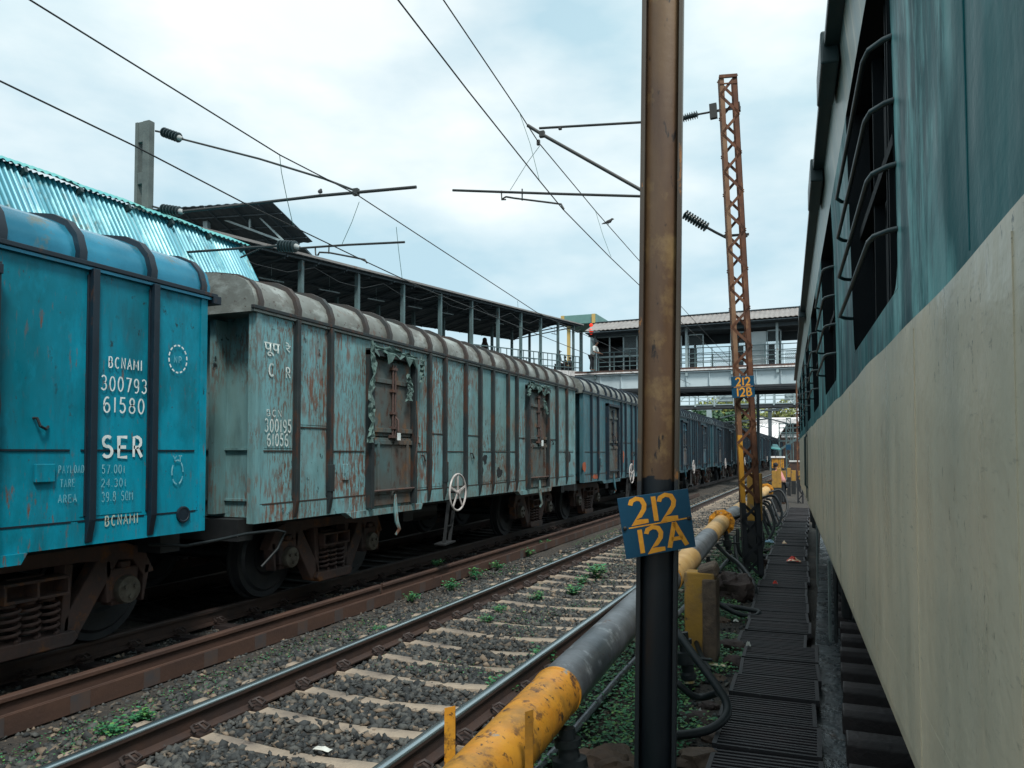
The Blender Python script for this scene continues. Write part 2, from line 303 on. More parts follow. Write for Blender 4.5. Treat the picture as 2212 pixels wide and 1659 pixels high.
mt['girder'] = M('silver_painted_girder', (.50, .60, .64, 1), (.38, .47, .51, 1), .7, rough=.5, spots=[((.2,.28,.3,1), 1.2, (1,1,.8), .6, .7), ((.2,.12,.08,1), 8, (1,1,.4), .66, .72)])
mt['fascia'] = M('streaked_white_fascia', (.88, .88, .88, 1), (.5, .5, .5, 1), 3, rough=.8, spots=[((.2,.14,.12,1), 5, (2.5,2.5,.5), .57, .68)])
mt['darkbeam'] = M('dark_beam', (.022, .03, .036, 1), (.035, .04, .045, 1), 3, rough=.7)
mt['panel'] = M('pale_infill_panel', (.45, .52, .54, 1), (.34, .41, .43, 1), 1.2, rough=.6)
mt['mesh'] = M('wire_mesh_panel', (.10, .13, .14, 1), rough=.7)
mt['glassd'] = M('dark_glass', (.008, .014, .018, 1), rough=.15)
mt['lampred'] = M('red_lamp', (.8, .04, .02, 1), emit=((1,.06,.02,1), .4))
mt['green'] = M('green_cladding', (.13, .27, .25, 1), (.10, .22, .21, 1), 2, rough=.6)
mt['cladyel'] = M('yellow_cladding', (.5, .36, .12, 1), rough=.6)
mt['litter'] = M('red_foil', (.5, .03, .015, 1), (.8, .6, .4, 1), 9, rough=.25, metal=.3, thr=(.52,.58))
mt['whitefoil'] = M('white_litter', (.6, .65, .62, 1), (.45, .45, .4, 1), 9, rough=.5)
mt['yfoil'] = M('gold_foil', (.45, .3, .06, 1), (.7, .65, .5, 1), 12, rough=.3, metal=.4)
mt['bluefoil'] = M('blue_foil', (.03, .2, .35, 1), (.5, .6, .65, 1), 12, rough=.3)
mt['wetpath'] = M('wet_concrete', (.022, .032, .036, 1), (.010, .014, .017, 1), 3.2, rough=.3, rvar=.2, bump=.012, bsc=9, spots=[((.08,.105,.11,1), 4, (1,1,1), .58, .68), ((.05,.03,.022,1), 3, (1,1,1), .62, .7)])
mt['coachC'] = M('beige_coach_paint', (.66, .57, .42, 1), (.54, .50, .385, 1), 1.6, (.6,1.6,.35), rough=.34, rvar=.1, bump=.016, bsc=1.8, spots=[
    ((.11, .17, .165, 1), 1.5, (1,1.6,.3), .48, .7, (1.0,.42,.6), .5), ((.48,.45,.37,1), 2.0, (1,2.4,.25), .5, .7, None, .4), ((.14,.14,.12,1), 30, (1,.5,2.4), .60, .68, (1.3,.45,.6), .6),
    ((.035,.045,.045,1), 22, (1,2.0,.9), .615, .645, (1.6,.5,.62)), ((.16,.10,.06,1), 9, (1,2,.7), .63, .69, (2,.48,.6), .6)])
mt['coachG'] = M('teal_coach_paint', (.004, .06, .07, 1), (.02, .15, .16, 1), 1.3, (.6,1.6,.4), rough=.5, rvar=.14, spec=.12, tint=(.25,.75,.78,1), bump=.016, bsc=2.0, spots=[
    ((.20, .47, .47, 1), 2.0, (1,2.0,.5), .49, .6, (1.1,.43,.58), .85), ((.008,.04,.055,1), 1.3, (1,1.8,.5), .5, .62, None, .9), ((.34,.52,.5,1), 6, (1,3.2,.35), .56, .7, (1.4,.45,.6), .5)])  # pale streaks and dark patches paint in glossy reflections mixed with dirt
mt['coachU'] = M('upper_coach_paint', (.30, .33, .28, 1), (.16, .26, .26, 1), 2, (.6,5,.35), rough=.35, bump=.006, bsc=2, spots=[((.5,.5,.42,1), 3, (1,7,.3), .55, .66)])
mt['coachD'] = M('window_recess', (.005, .009, .012, 1), (.009, .012, .014, 1), 3, rough=.7, spec=.15)
mt['barK'] = M('window_bar_paint', (.014, .032, .036, 1), (.02, .045, .05, 1), 5, rough=.4)
mt['skin'] = M('skin', (.16, .085, .055, 1), rough=.6)
mt['dark_cloth'] = M('dark_cloth', (.012, .016, .02, 1), rough=.9)
mt['brown_cloth'] = M('brown_cloth', (.035, .018, .014, 1), rough=.9)
mt['white_cloth'] = M('white_cloth', (.5, .55, .55, 1), rough=.9)
mt['pink_cloth'] = M('pink_cloth', (.42, .13, .13, 1), (.55, .3, .28, 1), 20, rough=.9)
mt['bird'] = M('dark_feathers', (.012, .012, .014, 1), rough=.7)
# ------------------------------------------------------------------ setting: ground, ballast
def zbed(x, y):
    n = mnoise.noise(Vector((x*1.7, y*1.7, 0)))*.022+mnoise.noise(Vector((x*.5, y*.4, 3)))*.03
    prof = [(-12,-.34),(-9.6,-.30),(-9.0,-.21),(-5.9,-.21),(-5.3,-.25),(-4.9,-.25),(-4.5,-.2),(-1.95,-.2),(-1.55,-.31),(-.7,-.33),(-.1,-.36),(.15,-.36),(.9,-.36),(4,-.36)]
    for (a, za), (b, zb) in zip(prof, prof[1:]):
        if x <= b: return za+(zb-za)*(x-a)/(b-a)+(n if x < -.1 else n*.3)
    return -.36
g = MB().add([(-1500,-600,-.42),(1500,-600,-.42),(1500,2500,-.42),(-1500,2500,-.42)], [(0,1,2,3)])
tag(build('ground', g, mt['ground']), kind='structure')
ys = list(np.arange(-2, 16, .16))+list(np.arange(16, 60, 1.0))+list(np.arange(60, 300, 12.))
xs = list(np.arange(-12, -8, 1.))+list(np.arange(-8, -4, .2))+list(np.arange(-4, -1.9, .35))+list(np.arange(-1.95, 0, .13))+[0.0]
tag(build('ballast_bed', MB().grid([[(x, y, zbed(x, y)) for x in xs] for y in ys]), mt['bed'], smooth=60), kind='structure')
p = MB(); p.grid([[(x, y, -.335+.02*mnoise.noise(Vector((x*3, y*2, 9)))) for x in np.arange(-.12, 4.2, .24)] for y in np.arange(-2, 60, .5)])
tag(build('trackside_path', p, mt['wetpath'], smooth=60), kind='structure')
tag(build('platform_backdrop', MB().box(-14.2, -9.5, -6, 230, -.42, .62), mt['platf']), kind='structure')  # unseen platform block added as a dark backdrop behind the wagon wheels
SLP0, SLPD = 4.133, .57
def stones(name, n, area, size, mat_, seed, skip=True):
    r = np.random.default_rng(seed)
    base = np.array([(1,0,0),(-1,0,0),(0,1,0),(0,-1,0),(0,0,1),(0,0,-1),(.6,.6,.5),(-.6,.5,-.5)])[:6]
    F = np.array([(0,2,4),(2,1,4),(1,3,4),(3,0,4),(2,0,5),(1,2,5),(3,1,5),(0,3,5)])
    V, Fs = [], []; k = 0
    for _ in range(n):
        x = r.uniform(area[0], area[1]); t = r.uniform(); y = area[2]+(area[3]-area[2])*t
        if skip and abs(x+3.2) < 1.3:
            d = abs((y-SLP0)/SLPD-round((y-SLP0)/SLPD))*SLPD
            if d < .062 and r.uniform() < .9: continue
            if abs(abs(x+3.2)-.88) < .07 and r.uniform() < .7: continue
        s = r.uniform(size[0], size[1]); z = zbed(x, y)+s*r.uniform(0, .55)
        if z+s*.6 > -.155: z = -.155-s*.6
        q = base*s*r.uniform(.7, 1.2, (6, 1))*r.uniform(.55, 1.35, 3)+r.normal(0, s*.16, (6, 3)); q[:, 2] *= .8
        a = r.uniform(0, 6.28, 3); ca, sa = np.cos(a), np.sin(a)
        R = np.array([[ca[0],-sa[0],0],[sa[0],ca[0],0],[0,0,1]])@np.array([[1,0,0],[0,ca[1]*.9,-sa[1]*.5],[0,sa[1]*.5,ca[1]*.9]])
        V.append(q@R.T+np.array([x, y, z])); Fs.append(F+k*6); k += 1
    V = np.concatenate(V); Fs = np.concatenate(Fs)
    me = bpy.data.meshes.new(name); me.vertices.add(len(V)); me.vertices.foreach_set('co', V.astype(np.float32).ravel())
    me.loops.add(len(Fs)*3); me.loops.foreach_set('vertex_index', Fs.astype(np.int32).ravel())
    me.polygons.add(len(Fs)); me.polygons.foreach_set('loop_start', np.arange(0, len(Fs)*3, 3, dtype=np.int32))
    me.update(calc_edges=True); me.validate(); me.materials.append(mat_); return me
def stone_obj(name, parts):
    import itertools
    mes = [stones(name, *a) for a in parts]; V = []; F = []; k = 0
    for me in mes:
        v = np.empty(len(me.vertices)*3, np.float32); me.vertices.foreach_get('co', v); V.append(v.reshape(-1, 3))
        f = np.empty(len(me.loops), np.int32); me.loops.foreach_get('vertex_index', f); F.append(f+k); k += len(me.vertices)
    V = np.concatenate(V); F = np.concatenate(F); me = bpy.data.meshes.new(name)
    me.vertices.add(len(V)); me.vertices.foreach_set('co', V.ravel()); me.loops.add(len(F)); me.loops.foreach_set('vertex_index', F)
    me.polygons.add(len(F)//3); me.polygons.foreach_set('loop_start', np.arange(0, len(F), 3, dtype=np.int32)); me.update(calc_edges=True)
    me.materials.append(mes[0].materials[0])
    for q in mes: bpy.data.meshes.remove(q)
    o = bpy.data.objects.new(name, me); sc.collection.objects.link(o); return o
tag(stone_obj('ballast_stones', [(27000, (-4.95,-1.9,2.2,11.), (.015,.052), mt['stone'], 1), (15000, (-4.95,-1.9,11,26), (.024,.055), mt['stone'], 2),
     (5500, (-6.6,-4.9,3.2,14.), (.016,.036), mt['stone'], 3), (6000, (-5.2,-1.8,26,60), (.03,.05), mt['stone'], 4), (3500, (-2.0,-.7,3.,20), (.014,.04), mt['stone'], 6, False)]),
    'loose grey crushed stone lying between and around the tracks', 'ballast', kind='stuff')
# ------------------------------------------------------------------ rails
def rail_prof(up=True):
    return [(-.07,0),(.07,0),(.07,.012),(.012,.03),(.009,.125),(.034,.132),(.034,.16),(.026,.17),(-.026,.17),(-.034,.16),(-.034,.132),(-.009,.125),(-.012,.03),(-.07,.012)]
def rail(x, z0, y0, y1, lab, mats, group=None, name='rail'):
    t = thing(name, lab, 'rail', (x, y0, z0), group)
    pr = rail_prof(); body = [pr[i] for i in (0,1,2,3,4,5,6,9,10,11,12,13)]
    build('web_and_foot', MB().prism(body, (x, y0, z0), (1,0,0), (0,0,1), (0, y1-y0, 0)), mats[0], t)
    build('rail_head', MB().prism([(-.0355,.154),(.0355,.154),(.0352,.160),(.032,.1655),(.026,.1695),(.016,.172),(0,.173),(-.016,.172),(-.026,.1695),(-.032,.1655),(-.0352,.160)], (x, y0-.001, z0), (1,0,0), (0,0,1), (0, y1-y0+.002, 0)), mats[1], t, smooth=60)
    return t
rr = (mt['railside'], mt['railtop'])
rail(-4.08, -.17, -1, 230, 'shiny-topped rail in the middle of the photo, left rail of the empty track', rr)
rail(-2.34, -.17, -1, 230, 'shiny-topped rail beside the yellow pipe, right rail of the empty track', rr)
rk = (mt['railside'], mt['clip'])
rail(-6.43, -.17, -1, 230, 'dull black rail right under the near wheels of the goods wagons', rk)
rail(-8.17, -.17, -1, 230, 'dark rail on the far side under the goods wagons, deep in their shadow', rk)
# loose rails lying beside the wagons: one upright behind, one on its side in front
for k, (y0, y1, nm) in enumerate([(-1, 9.05, 'nearer'), (9.10, 21.5, 'middle'), (21.56, 34, 'farther')]):
    x = -5.62
    t = thing('loose_rail', nm+' length of orange-rusty spare rail standing upright beside the wagon track', 'rail', (x, y0, -.17), 'spare rusty rails lying beside the wagons')
    build('rail_bar', MB().prism(rail_prof(), (x, y0, -.2), (1,0,0), (0,0,1), (0, y1-y0, 0)), mt['loose'], t)
for k, (y0, y1, nm) in enumerate([(-1, 10.3, 'nearer'), (10.36, 22, 'middle'), (22.06, 36, 'farther')]):
    xx = -5.33
    t = thing('loose_rail', nm+' length of rusty spare rail tipped on its side with dark patches along its foot', 'rail', (xx, y0, -.2), 'spare rusty rails lying beside the wagons')
    pr = [(-b, a) for a, b in rail_prof()]
    build('rail_bar', MB().prism(pr, (xx, y0, -.155), (1,0,0), (0,0,1), (0, y1-y0, 0)), mt['loose'], t)
    m = MB(); yy = y0+.45
    while yy < y1-.3: m.box(xx, xx+.003, yy, yy+.17, -.222, -.088); yy += .68
    build_split('seat_mark', m, mt['loosedark'], t)
# ------------------------------------------------------------------ sleepers
def clip_mb(x, s):
    m = MB(); cx = x+s*.088
    pts = [(cx+.02*s, -.05, .03), (cx-.015*s, -.04, .05), (cx-.035*s, 0, .045), (cx-.01*s, .035, .055), (cx+.03*s, .03, .04), (cx+.04*s, -.01, .035), (cx+.005*s, -.015, .06)]
    pts = [((a-cx)*1.5+cx, b*1.4, c_*1.35) for a, b, c_ in pts]
    m.tube(pts, .011, 6); m.box(min(x+s*.06, x+s*.15), max(x+s*.06, x+s*.15), -.06, .06, -.004, .022); return m
def make_sleeper(x, mat_, clips=True, half=1.35, h=.2, hw=.066):
    m = MB(); n = 12; rows = []
    for i in range(n+1):
        u = -half+2*half*i/n; dip = -.028*max(0, 1-(abs(u)/.55)**2); jig = .006*math.sin(i*2.3)
        rows.append([(u, -hw-.05, -h), (u, -hw+jig, dip), (u, -hw+.015, dip+.008), (u, hw-.015, dip+.008), (u, hw+jig, dip), (u, hw+.05, -h)])
    m.grid(rows); m.add(rows[0], [(0,1,2,3,4,5)]); m.add(rows[-1], [(5,4,3,2,1,0)])
    o = build('railway_sleeper', m, mat_, smooth=40)
    if clips:
        for rx in (-.87, .87):
            for s in (-1, 1): build('rail_clip', clip_mb(rx, s), mt['clip'], o, smooth=50, local=True)
    return o
s0 = make_sleeper(0, mt['sleeper']); s1 = make_sleeper(0, mt['sleeper'], False)
k = 0
for i in range(-3, 88):
    y = SLP0+SLPD*i; src = s0 if i < 40 else s1
    o = (src if (i == -3 or i == 40) else copy_tree(src)); o.location = (-3.21, y, -.172+.008*rnd.uniform(-1, 1)); o.rotation_euler = (rnd.uniform(-.01,.01), 0, rnd.uniform(-.012, .012))
    tag(o, ordn(k)+' pale sleeper of the empty track, counted away from the camera', 'sleeper', 'sleepers of the empty track'); k += 1
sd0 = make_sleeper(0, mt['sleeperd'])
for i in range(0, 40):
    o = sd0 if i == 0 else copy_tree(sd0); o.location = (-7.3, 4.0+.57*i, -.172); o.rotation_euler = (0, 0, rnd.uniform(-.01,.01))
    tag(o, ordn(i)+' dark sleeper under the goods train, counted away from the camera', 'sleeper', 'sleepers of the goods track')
m = MB().prism([(-.12,-.22),(.12,-.22),(.12,-.03),(.09,0),(-.09,0),(-.12,-.03)], (0,0,0), (0,1,0), (0,0,1), (2.7,0,0))
sc0 = build('railway_sleeper', m, mt['sleeperd'], bevel=.012)
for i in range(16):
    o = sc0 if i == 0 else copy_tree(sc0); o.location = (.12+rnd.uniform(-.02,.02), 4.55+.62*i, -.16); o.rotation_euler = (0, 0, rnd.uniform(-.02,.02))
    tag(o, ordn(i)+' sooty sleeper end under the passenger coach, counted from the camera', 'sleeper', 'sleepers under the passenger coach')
# ------------------------------------------------------------------ goods wagons
WL = 11.05; WW = 3.6; ZB, ZE = 1.04, 3.25
RIBS = [.63, 1.26, 3.76, 4.27, 5.02, 5.60, 6.15, 6.85, 7.30, 9.70, 10.40]
DOORS = [(2.08, 3.24), (7.82, 9.0)]
BANDS = [.63, 1.26, 2.02, 2.60, 3.2, 3.76, 4.27, 5.02, 5.60, 6.15, 6.85, 7.30, 7.85, 8.45, 9.05, 9.70, 10.40]
RP = [(0,3.27),(.01,3.36),(-.03,3.48),(-.12,3.58),(-.27,3.645),(-.55,3.69),(-1.1,3.74),(-1.8,3.77)]
RP = RP+[(-WW-x, z) for x, z in RP[-2::-1]]
def text_mesh(s, m, parent, y0, y1, z0, z1, x=.004, name='lettering', shear=0, bold=0.0, dx=(0,1,0), font=None):
    c = bpy.data.curves.new('t', 'FONT'); c.body = s; c.offset = bold; c.extrude = .0
    tmp = bpy.data.objects.new('t', c); sc.collection.objects.link(tmp); bpy.context.view_layer.update()
    me = bpy.data.meshes.new_from_object(tmp.evaluated_get(bpy.context.evaluated_depsgraph_get()))
    bpy.data.objects.remove(tmp); bpy.data.curves.remove(c)
    vs = [v.co.copy() for v in me.vertices]
    if not vs: return
    ax, bx = min(v.x for v in vs), max(v.x for v in vs); ay, by = min(v.y for v in vs), max(v.y for v in vs)
    for v in me.vertices:
        u = (v.co.x-ax)/(bx-ax); q = (v.co.y-ay)/(by-ay); v.co = (x, y0+(y1-y0)*u, z0+(z1-z0)*q+shear*u)
    me.name = name; me.materials.clear(); me.materials.append(m)
    o = bpy.data.objects.new(name, me); sc.collection.objects.link(o); o.parent = parent; return o
def wheel_mb(x, y, r=.5):
    m = MB(); m.lathe([(0,.12),(0,.2),(.03,.24),(.03,r-.1),(0,r-.07),(0,r-.005),(-.1,r),(-.105,r+.03),(-.135,r+.03),(-.14,r-.07),(-.1,r-.1),(-.1,.2),(-.13,.12)], (x, y, .5), (1,0,0), 40); return m
def make_bogie(parent, cy, full=True):
    b = parent
    xs_ = [(-.93,-1.0), (-WW+.93+.14,-WW+1.0)]
    fr = thing_part('bogie', b)
    hw = .9
    for xw in ((-.86), (-WW+.86+.0)):
        for y in (cy-hw, cy+hw): build('wheel', wheel_mb(xw, y), mt['wheel'], fr, smooth=35, local=True)
    m = MB()
    for y in (cy-hw, cy+hw): m.tube([(-WW+.7, y, .5), (-.7, y, .5)], .075, 10)
    build_split('axle', m, mt['wheel'], fr, smooth=40, local=True)
    for X0, sgn in ((-.60, 1), (-WW+.60, -1)):
        m = MB(); T = .14
        def P(poly, th=T, off=0): m.prism([(cy+a, z) for a, z in poly], (X0-th/2+off, 0, 0), (0,1,0), (0,0,1), (th,0,0))
        P([(-1.25,.62),(-1.12,.86),(-.9,.93),(.9,.93),(1.12,.86),(1.25,.62),(1.12,.6),(1.0,.76),(.45,.80),(-.45,.80),(-1.0,.76),(-1.12,.6)])      # top member
        P([(-.86,.80),(-.62,.80),(-.30,.33),(-.28,.14),(-.42,.14)]); P([(.86,.80),(.62,.80),(.30,.33),(.28,.14),(.42,.14)])                      # diagonals
        P([(-.38,.80),(-.30,.80),(-.26,.16),(-.34,.16)]); P([(.38,.80),(.30,.80),(.26,.16),(.34,.16)])
        P([(-.34,.12),(.34,.12),(.40,.18),(.36,.24),(-.36,.24),(-.40,.18)], .2, .03*sgn)                                                        # spring plank
        P([(-.76,.78),(-.70,.78),(-.72,.40),(-.78,.40)]); P([(.76,.78),(.70,.78),(.72,.40),(.78,.40)])
        P([(-1.2,.7),(-1.13,.7),(-1.1,.36),(-1.13,.36)]); P([(1.2,.7),(1.13,.7),(1.1,.36),(1.13,.36)])
        build('side_frame', m, mt['bogie'], fr, local=True, bevel=.012)
        m = MB()
        for a in (-.17, 0, .17):
            pts = [(X0+.05*sgn+.075*math.cos(t*.55), cy+a+.075*math.sin(t*.55), .25+.0052*t) for t in range(0, 58)]
            m.tube(pts, .014, 6)
        build_split('coil_spring', m, mt['bogie'], fr, smooth=60, local=True)
        m = MB(); xx = X0+.06*sgn
        for z0, z1, y0, y1 in ((.56,.585,-.27,.27),(.70,.725,-.29,.29),(.56,.72,-.285,-.262),(.56,.72,.262,.285),(.56,.72,-.012,.012)): m.box(xx-.1, xx+.1, cy+y0, cy+y1, z0, z1)
        m.box(xx-.12, xx-.08, cy-.28, cy+.28, .56, .72)
        build('bolster_end', m, mt['bogie'], fr, local=True, bevel=.006)
        for y in (cy-hw, cy+hw):
            m = MB().box(X0-.1, X0+.08, y-.15, y+.15, .42, .70); m.box(X0-.1, X0+.05, y-.11, y+.11, .36, .43)
            m.box(X0-.02, X0+.10, y-.05, y+.05, .70, .76)
            ab = build('axle_box', m, mt['bogie'], fr, local=True, bevel=.015)
            m = MB().lathe([(.05,.06),(.06,.125),(.12,.13),(.145,.12),(.15,.06)], (X0, y, .5), (sgn,0,0), 22)
            for q in range(3): m.lathe([(.14,.022),(.175,.022)], (X0, y+.06*math.cos(q*2.09+.5), .5+.06*math.sin(q*2.09+.5)), (sgn,0,0), 8)
            build('axle_cap', m, mt['cap'], ab, smooth=40, local=True)
    return fr
def thing_part(name, parent):       # a part that groups sub-parts: its own small centre casting keeps it a mesh
    cy = PB['cy']; m = MB().box(-WW+.6, -.6, cy-.16, cy+.16, .48, .74); m.lathe([(0,.22),(.12,.22)], (-WW/2, cy, .74), (0,0,1), 16)
    return build(name, m, mt['bogie'], parent, local=True)
PB = {'cy': 0}
def door_parts(t, y0, y1, P):
    w = y1-y0; m = MB()
    m.box(-.03, .035, y0+.07, y0+w/2-.008, 1.98, 3.0); m.box(-.03, .035, y0+w/2+.008, y1-.07, 1.98, 3.0)
    m.box(-.03, .04, y0+.07, y0+w/2-.006, 1.06, 1.96); m.box(-.03, .04, y0+w/2+.006, y1-.07, 1.06, 1.96)
    d = build('door', m, mt[P['door']], t, local=True, bevel=.006)
    m = MB()
    for yy in (y0-.02, y1-.05): m.box(-.02, .1, yy, yy+.07, 1.04, 3.12)
    m.box(-.02, .12, y0-.02, y1+.02, 3.03, 3.10)
    build_split('door_frame', m, mt[P['rib']], t, local=True, bevel=.004)
    m = MB()
    for z in (2.72, 2.06, 1.90, 1.24):
        m.box(.035, .062, y0+.06, y0+w/2-.03, z-.03, z+.03); m.box(.035, .062, y0+w/2+.03, y1-.06, z-.03, z+.03)
    for yy in (y0+.2, y1-.2): m.box(.04, .075, yy-.018, yy+.018, 1.24, 1.9)
    build_split('strap_hinge', m, mt[P['door']], d, local=True, bevel=.004)
    m = MB()
    for yy in (y0+w/2-.035, y0+w/2+.03): m.tube([(.07, yy, 2.0), (.07, yy, 2.95)], .014, 8); [m.box(.035,.09,yy-.03,yy+.03,z-.018,z+.018) for z in (2.1,2.3,2.6,2.9)]
    m.tube([(.085, y0+.05, 1.26), (.085, y1-.05, 1.26)], .014, 8); m.box(.04,.1,y0+w/2-.1,y0+w/2+.1,1.96,2.0)
    m.tube([(.07, y0+w/2+.03, 2.25), (.11, y0+w/2+.04, 2.2), (.12, y0+w/2+.02, 2.05), (.1, y0+w/2+.05, 2.0)], .013, 6)
    m.tube([(.09, y1-.03, 1.7),(.11,y1-.0,1.9),(.09,y1+.03,2.1),(.1,y1-.02,2.5)], .012, 6)
    build_split('lock_rod', m, mt['bogie'] if P['rib'] != 'navy' else mt['navy'], d, smooth=40, local=True)
def make_wagon(P, label, group):
    t = thing('goods_wagon', label, 'goods wagon', (0,0,0), group)
    m = MB().box(-WW+.02, -.02, .2, WL-.2, ZB+.02, 3.27); SM = MB()
    m.box(-.02, 0, .0, WL, 1.22, 3.27); m.box(-.02, .008, 0, WL, ZB-.02, 1.212)               # upper and lower side plates
    rr_ = random.Random(P['seed'])
    edges = [0.06]+sorted(RIBS+[d for dd in DOORS for d in dd])+[WL-.06]
    for a, b in zip(edges, edges[1:]):
        if any(abs(a-d0) < .01 for d0, d1 in DOORS): continue
        zz = 1.78+rr_.choice([0, 0, .0, .27])                                                      # weld seam and patched plates
        SM.box(0, .0095, a+.05, b-.05, zz-.007, zz+.007); SM.box(.0, .0125, a+.03, b-.03, 1.208, 1.222)
        if rr_.random() < .5: m.box(0, .005, a+.05, b-.05, 1.25, zz-.03)
        if rr_.random() < .3: m.box(0, .004, a+.06, b-.05, zz+.03, 3.1)
    build('body', m, mt[P['body']], t, local=True)
    build_split('weld_seam', SM, mt[P.get('seam', 'seam')], t, local=True) if P.get('near') else build('weld_seam', SM, mt['seam'], t, local=True)
    m = MB()
    for y in (-.0, WL-.0):
        s = -1 if y == 0 else 1
        m.box(-.09, .012, y-.03 if s < 0 else y-.05, y+.05 if s < 0 else y+.03, ZB-.02, 3.25)
        m.box(-WW, -WW+.09, y-.03, y+.03, ZB-.02, 3.25)
        m.box(-WW, -WW+.05, y if s < 0 else y-.2, y+.2 if s < 0 else y, ZB, 3.24)
        for xx in (-.62, -1.35, -2.25, -2.95): m.box(xx-.04, xx+.04, y+.02 if s < 0 else y-.2, y+.2 if s < 0 else y-.02, 1.1, 3.2)
        for z in (1.25, 1.8): m.box(-WW+.1, -.1, y+.17 if s < 0 else y-.2, y+.2 if s < 0 else y-.17, z-.012, z+.012)
    build_split('end_post', m, mt[P['body']], t, local=True)
    # roof with its end plates and projecting eave
    rows = [[(x, y, z) for x, z in RP] for y in (-.06, WL*.5, WL+.06)]
    m = MB().grid(rows)
    m.add([(x, -.06, z) for x, z in RP], [tuple(range(len(RP)))]); m.add([(x, WL+.06, z) for x, z in RP], [tuple(range(len(RP)-1,-1,-1))])
    m.box(-WW-.02, .035, -.1, WL+.1, 3.235, 3.275)
    rf = build('roof', m, mt[P['roof']], t, smooth=35, local=True)
    m = MB().box(.012, .055, -.12, WL+.12, 3.262, 3.30); m.box(-.3, .06, WL+.06, WL+.16, 3.2, 3.28)
    build('eave_strip', m, mt[P['rib']], t, local=True, bevel=.005)
    for yb in BANDS+[.03, WL-.03]:
        e = 0 if yb in BANDS else .03
        RO = [(x*(1.0)+(0 if -WW*.45 > x else 0), z) for x, z in RP]
        inn = [(x, yb, z) for x, z in RP]; n = len(RP); out = []
        for i, (x, z) in enumerate(RP):
            a = RP[max(0, i-1)]; b = RP[min(n-1, i+1)]; tx, tz = b[0]-a[0], b[1]-a[1]; l = math.hypot(tx, tz)
            nx, nz = tz/l, -tx/l
            out.append((x+nx*(.05-e), z+nz*(.05-e)))
        q = [(x, yb-.036, z) for x, z in RP], [(x, yb-.034, z) for x, z in out], [(x, yb+.034, z) for x, z in out], [(x, yb+.036, z) for x, z in RP]
        build('roof_band', MB().grid(q), mt[P['band']], t, smooth=45, local=True)
    for y in P.get('ribs', RIBS):
        pr = [(0,3.25),(.06,3.25),(.06,1.22),(.02,ZB-.0),(0,ZB)]
        m = MB().prism(pr, (0, y-.035, 0), (1,0,0), (0,0,1), (0,.06,0)); m.box(0, .016, y-.05, y+.042, 1.25, 3.2)
        if abs(y-3.76) > 9 or y in (1.26, 4.27): m.box(0, .072, y-.042, y+.034, 1.3, 1.62)
        build('side_rib', m, mt[P['rib']], t, local=True, bevel=.004)
    for y0, y1 in DOORS: door_parts(t, y0, y1, P)
    # step rail under the doors, stake brackets, hook
    m = MB()
    for y0, y1 in DOORS:
        m.prism([(y0-.35,ZB-.1),(y1+.25,ZB-.1),(y1+.3,ZB-.02),(y0-.5,ZB-.02)], (-.06,0,0), (0,1,0), (0,0,1), (.10,0,0))
        yc = (y0+y1)/2+.05
        m.tube([(.06,yc,1.2),(.07,yc,.98),(.09,yc+.0,.82),(.10,yc+.05,.72),(.06,yc+.03,.64)], [.02,.03,.03,.025,.02], 8)
    build_split('door_step', m, mt[P['body']], t, smooth=40, local=True)
    # brake wheel on its stand
    c = (.15, 4.47, 1.14); m = MB(); R_ = .285
    m.tube([(c[0], c[1]+R_*math.cos(a), c[2]+R_*math.sin(a)) for a in [i*math.pi/16 for i in range(33)]], .016, 8, cap=False)
    for q in range(5):
        a = q*2*math.pi/5+.3; m.bar((c[0], c[1], c[2]), (c[0], c[1]+R_*math.cos(a), c[2]+R_*math.sin(a)), .035, .012, up=(1,0,0))
    m.lathe([(-.03,.03),(.03,.035)], c, (1,0,0), 10)
    hwl = build('brake_wheel', m, mt['silver'], t, smooth=40, local=True)
    m = MB().tube([(c[0]-.03, c[1], c[2]), (-.2, c[1], c[2])], .02, 8); m.bar((.05,4.35,1.0),(.05,4.2,.38),.05,.02); m.bar((.05,4.0+.05,.36),(.05,4.4,.38),.2,.02); m.bar((.05,4.52,.85),(.05,4.38,.38),.05,.02)
    m.bar((.05,4.3,.62),(.05,4.48,.62),.03,.02)
    build('brake_ladder', m, mt['black'], t, local=True)
    # underframe, couplers, pipes, brake gear
    m = MB().box(-WW/2-.25, -WW/2+.25, .05, WL-.05, .78, ZB); m.box(-WW+.25, -.25, .02, .25, .82, ZB+.01); m.box(-WW+.25, -.25, WL-.25, WL-.02, .82, ZB+.01)
    m.tube([(-1.2, 5.0, .75), (-1.2, 6.0, .75)], .19, 14); m.box(-.9, -.5, 3.9, 4.2, .7, ZB); m.tube([(-.55, 1.0, .93), (-.55, WL-1, .93)], .025, 6)
    build('underframe', m, mt['black'], t, local=True)
    m = MB()
    for y, s in ((0, -1), (WL, 1)): m.box(-WW/2-.11, -WW/2+.11, min(y, y+s*.46), max(y, y+s*.46), .88, 1.12); m.box(-WW/2-.17, -WW/2+.17, min(y+s*.3, y+s*.5), max(y+s*.3, y+s*.5), .85, 1.15)
    build_split('coupler', m, mt['black'], t, local=True, bevel=.02)
    for cy in (2.1, WL-1.3): PB['cy'] = cy; make_bogie(t, cy)
    m = MB().box(.0, .02, 1.55, 1.68, 1.42, 1.62); m.box(0, .03, 3.45, 3.5, 1.9, 2.0)
    build_split('label_pocket', m, mt[P['body']], t, local=True, bevel=.006)
    m = MB()
    for y, z in ((9.35, 2.02), (3.55, 1.72), (5.25, 1.75)): m.tube([(.0,y,z),(.04,y,z),(.05,y+.02,z-.06),(.03,y+.08,z-.08),(.0,y+.12,z-.06)], .011, 6)
    build_split('rope_hook', m, mt['black'], t, smooth=40, local=True)
    return t
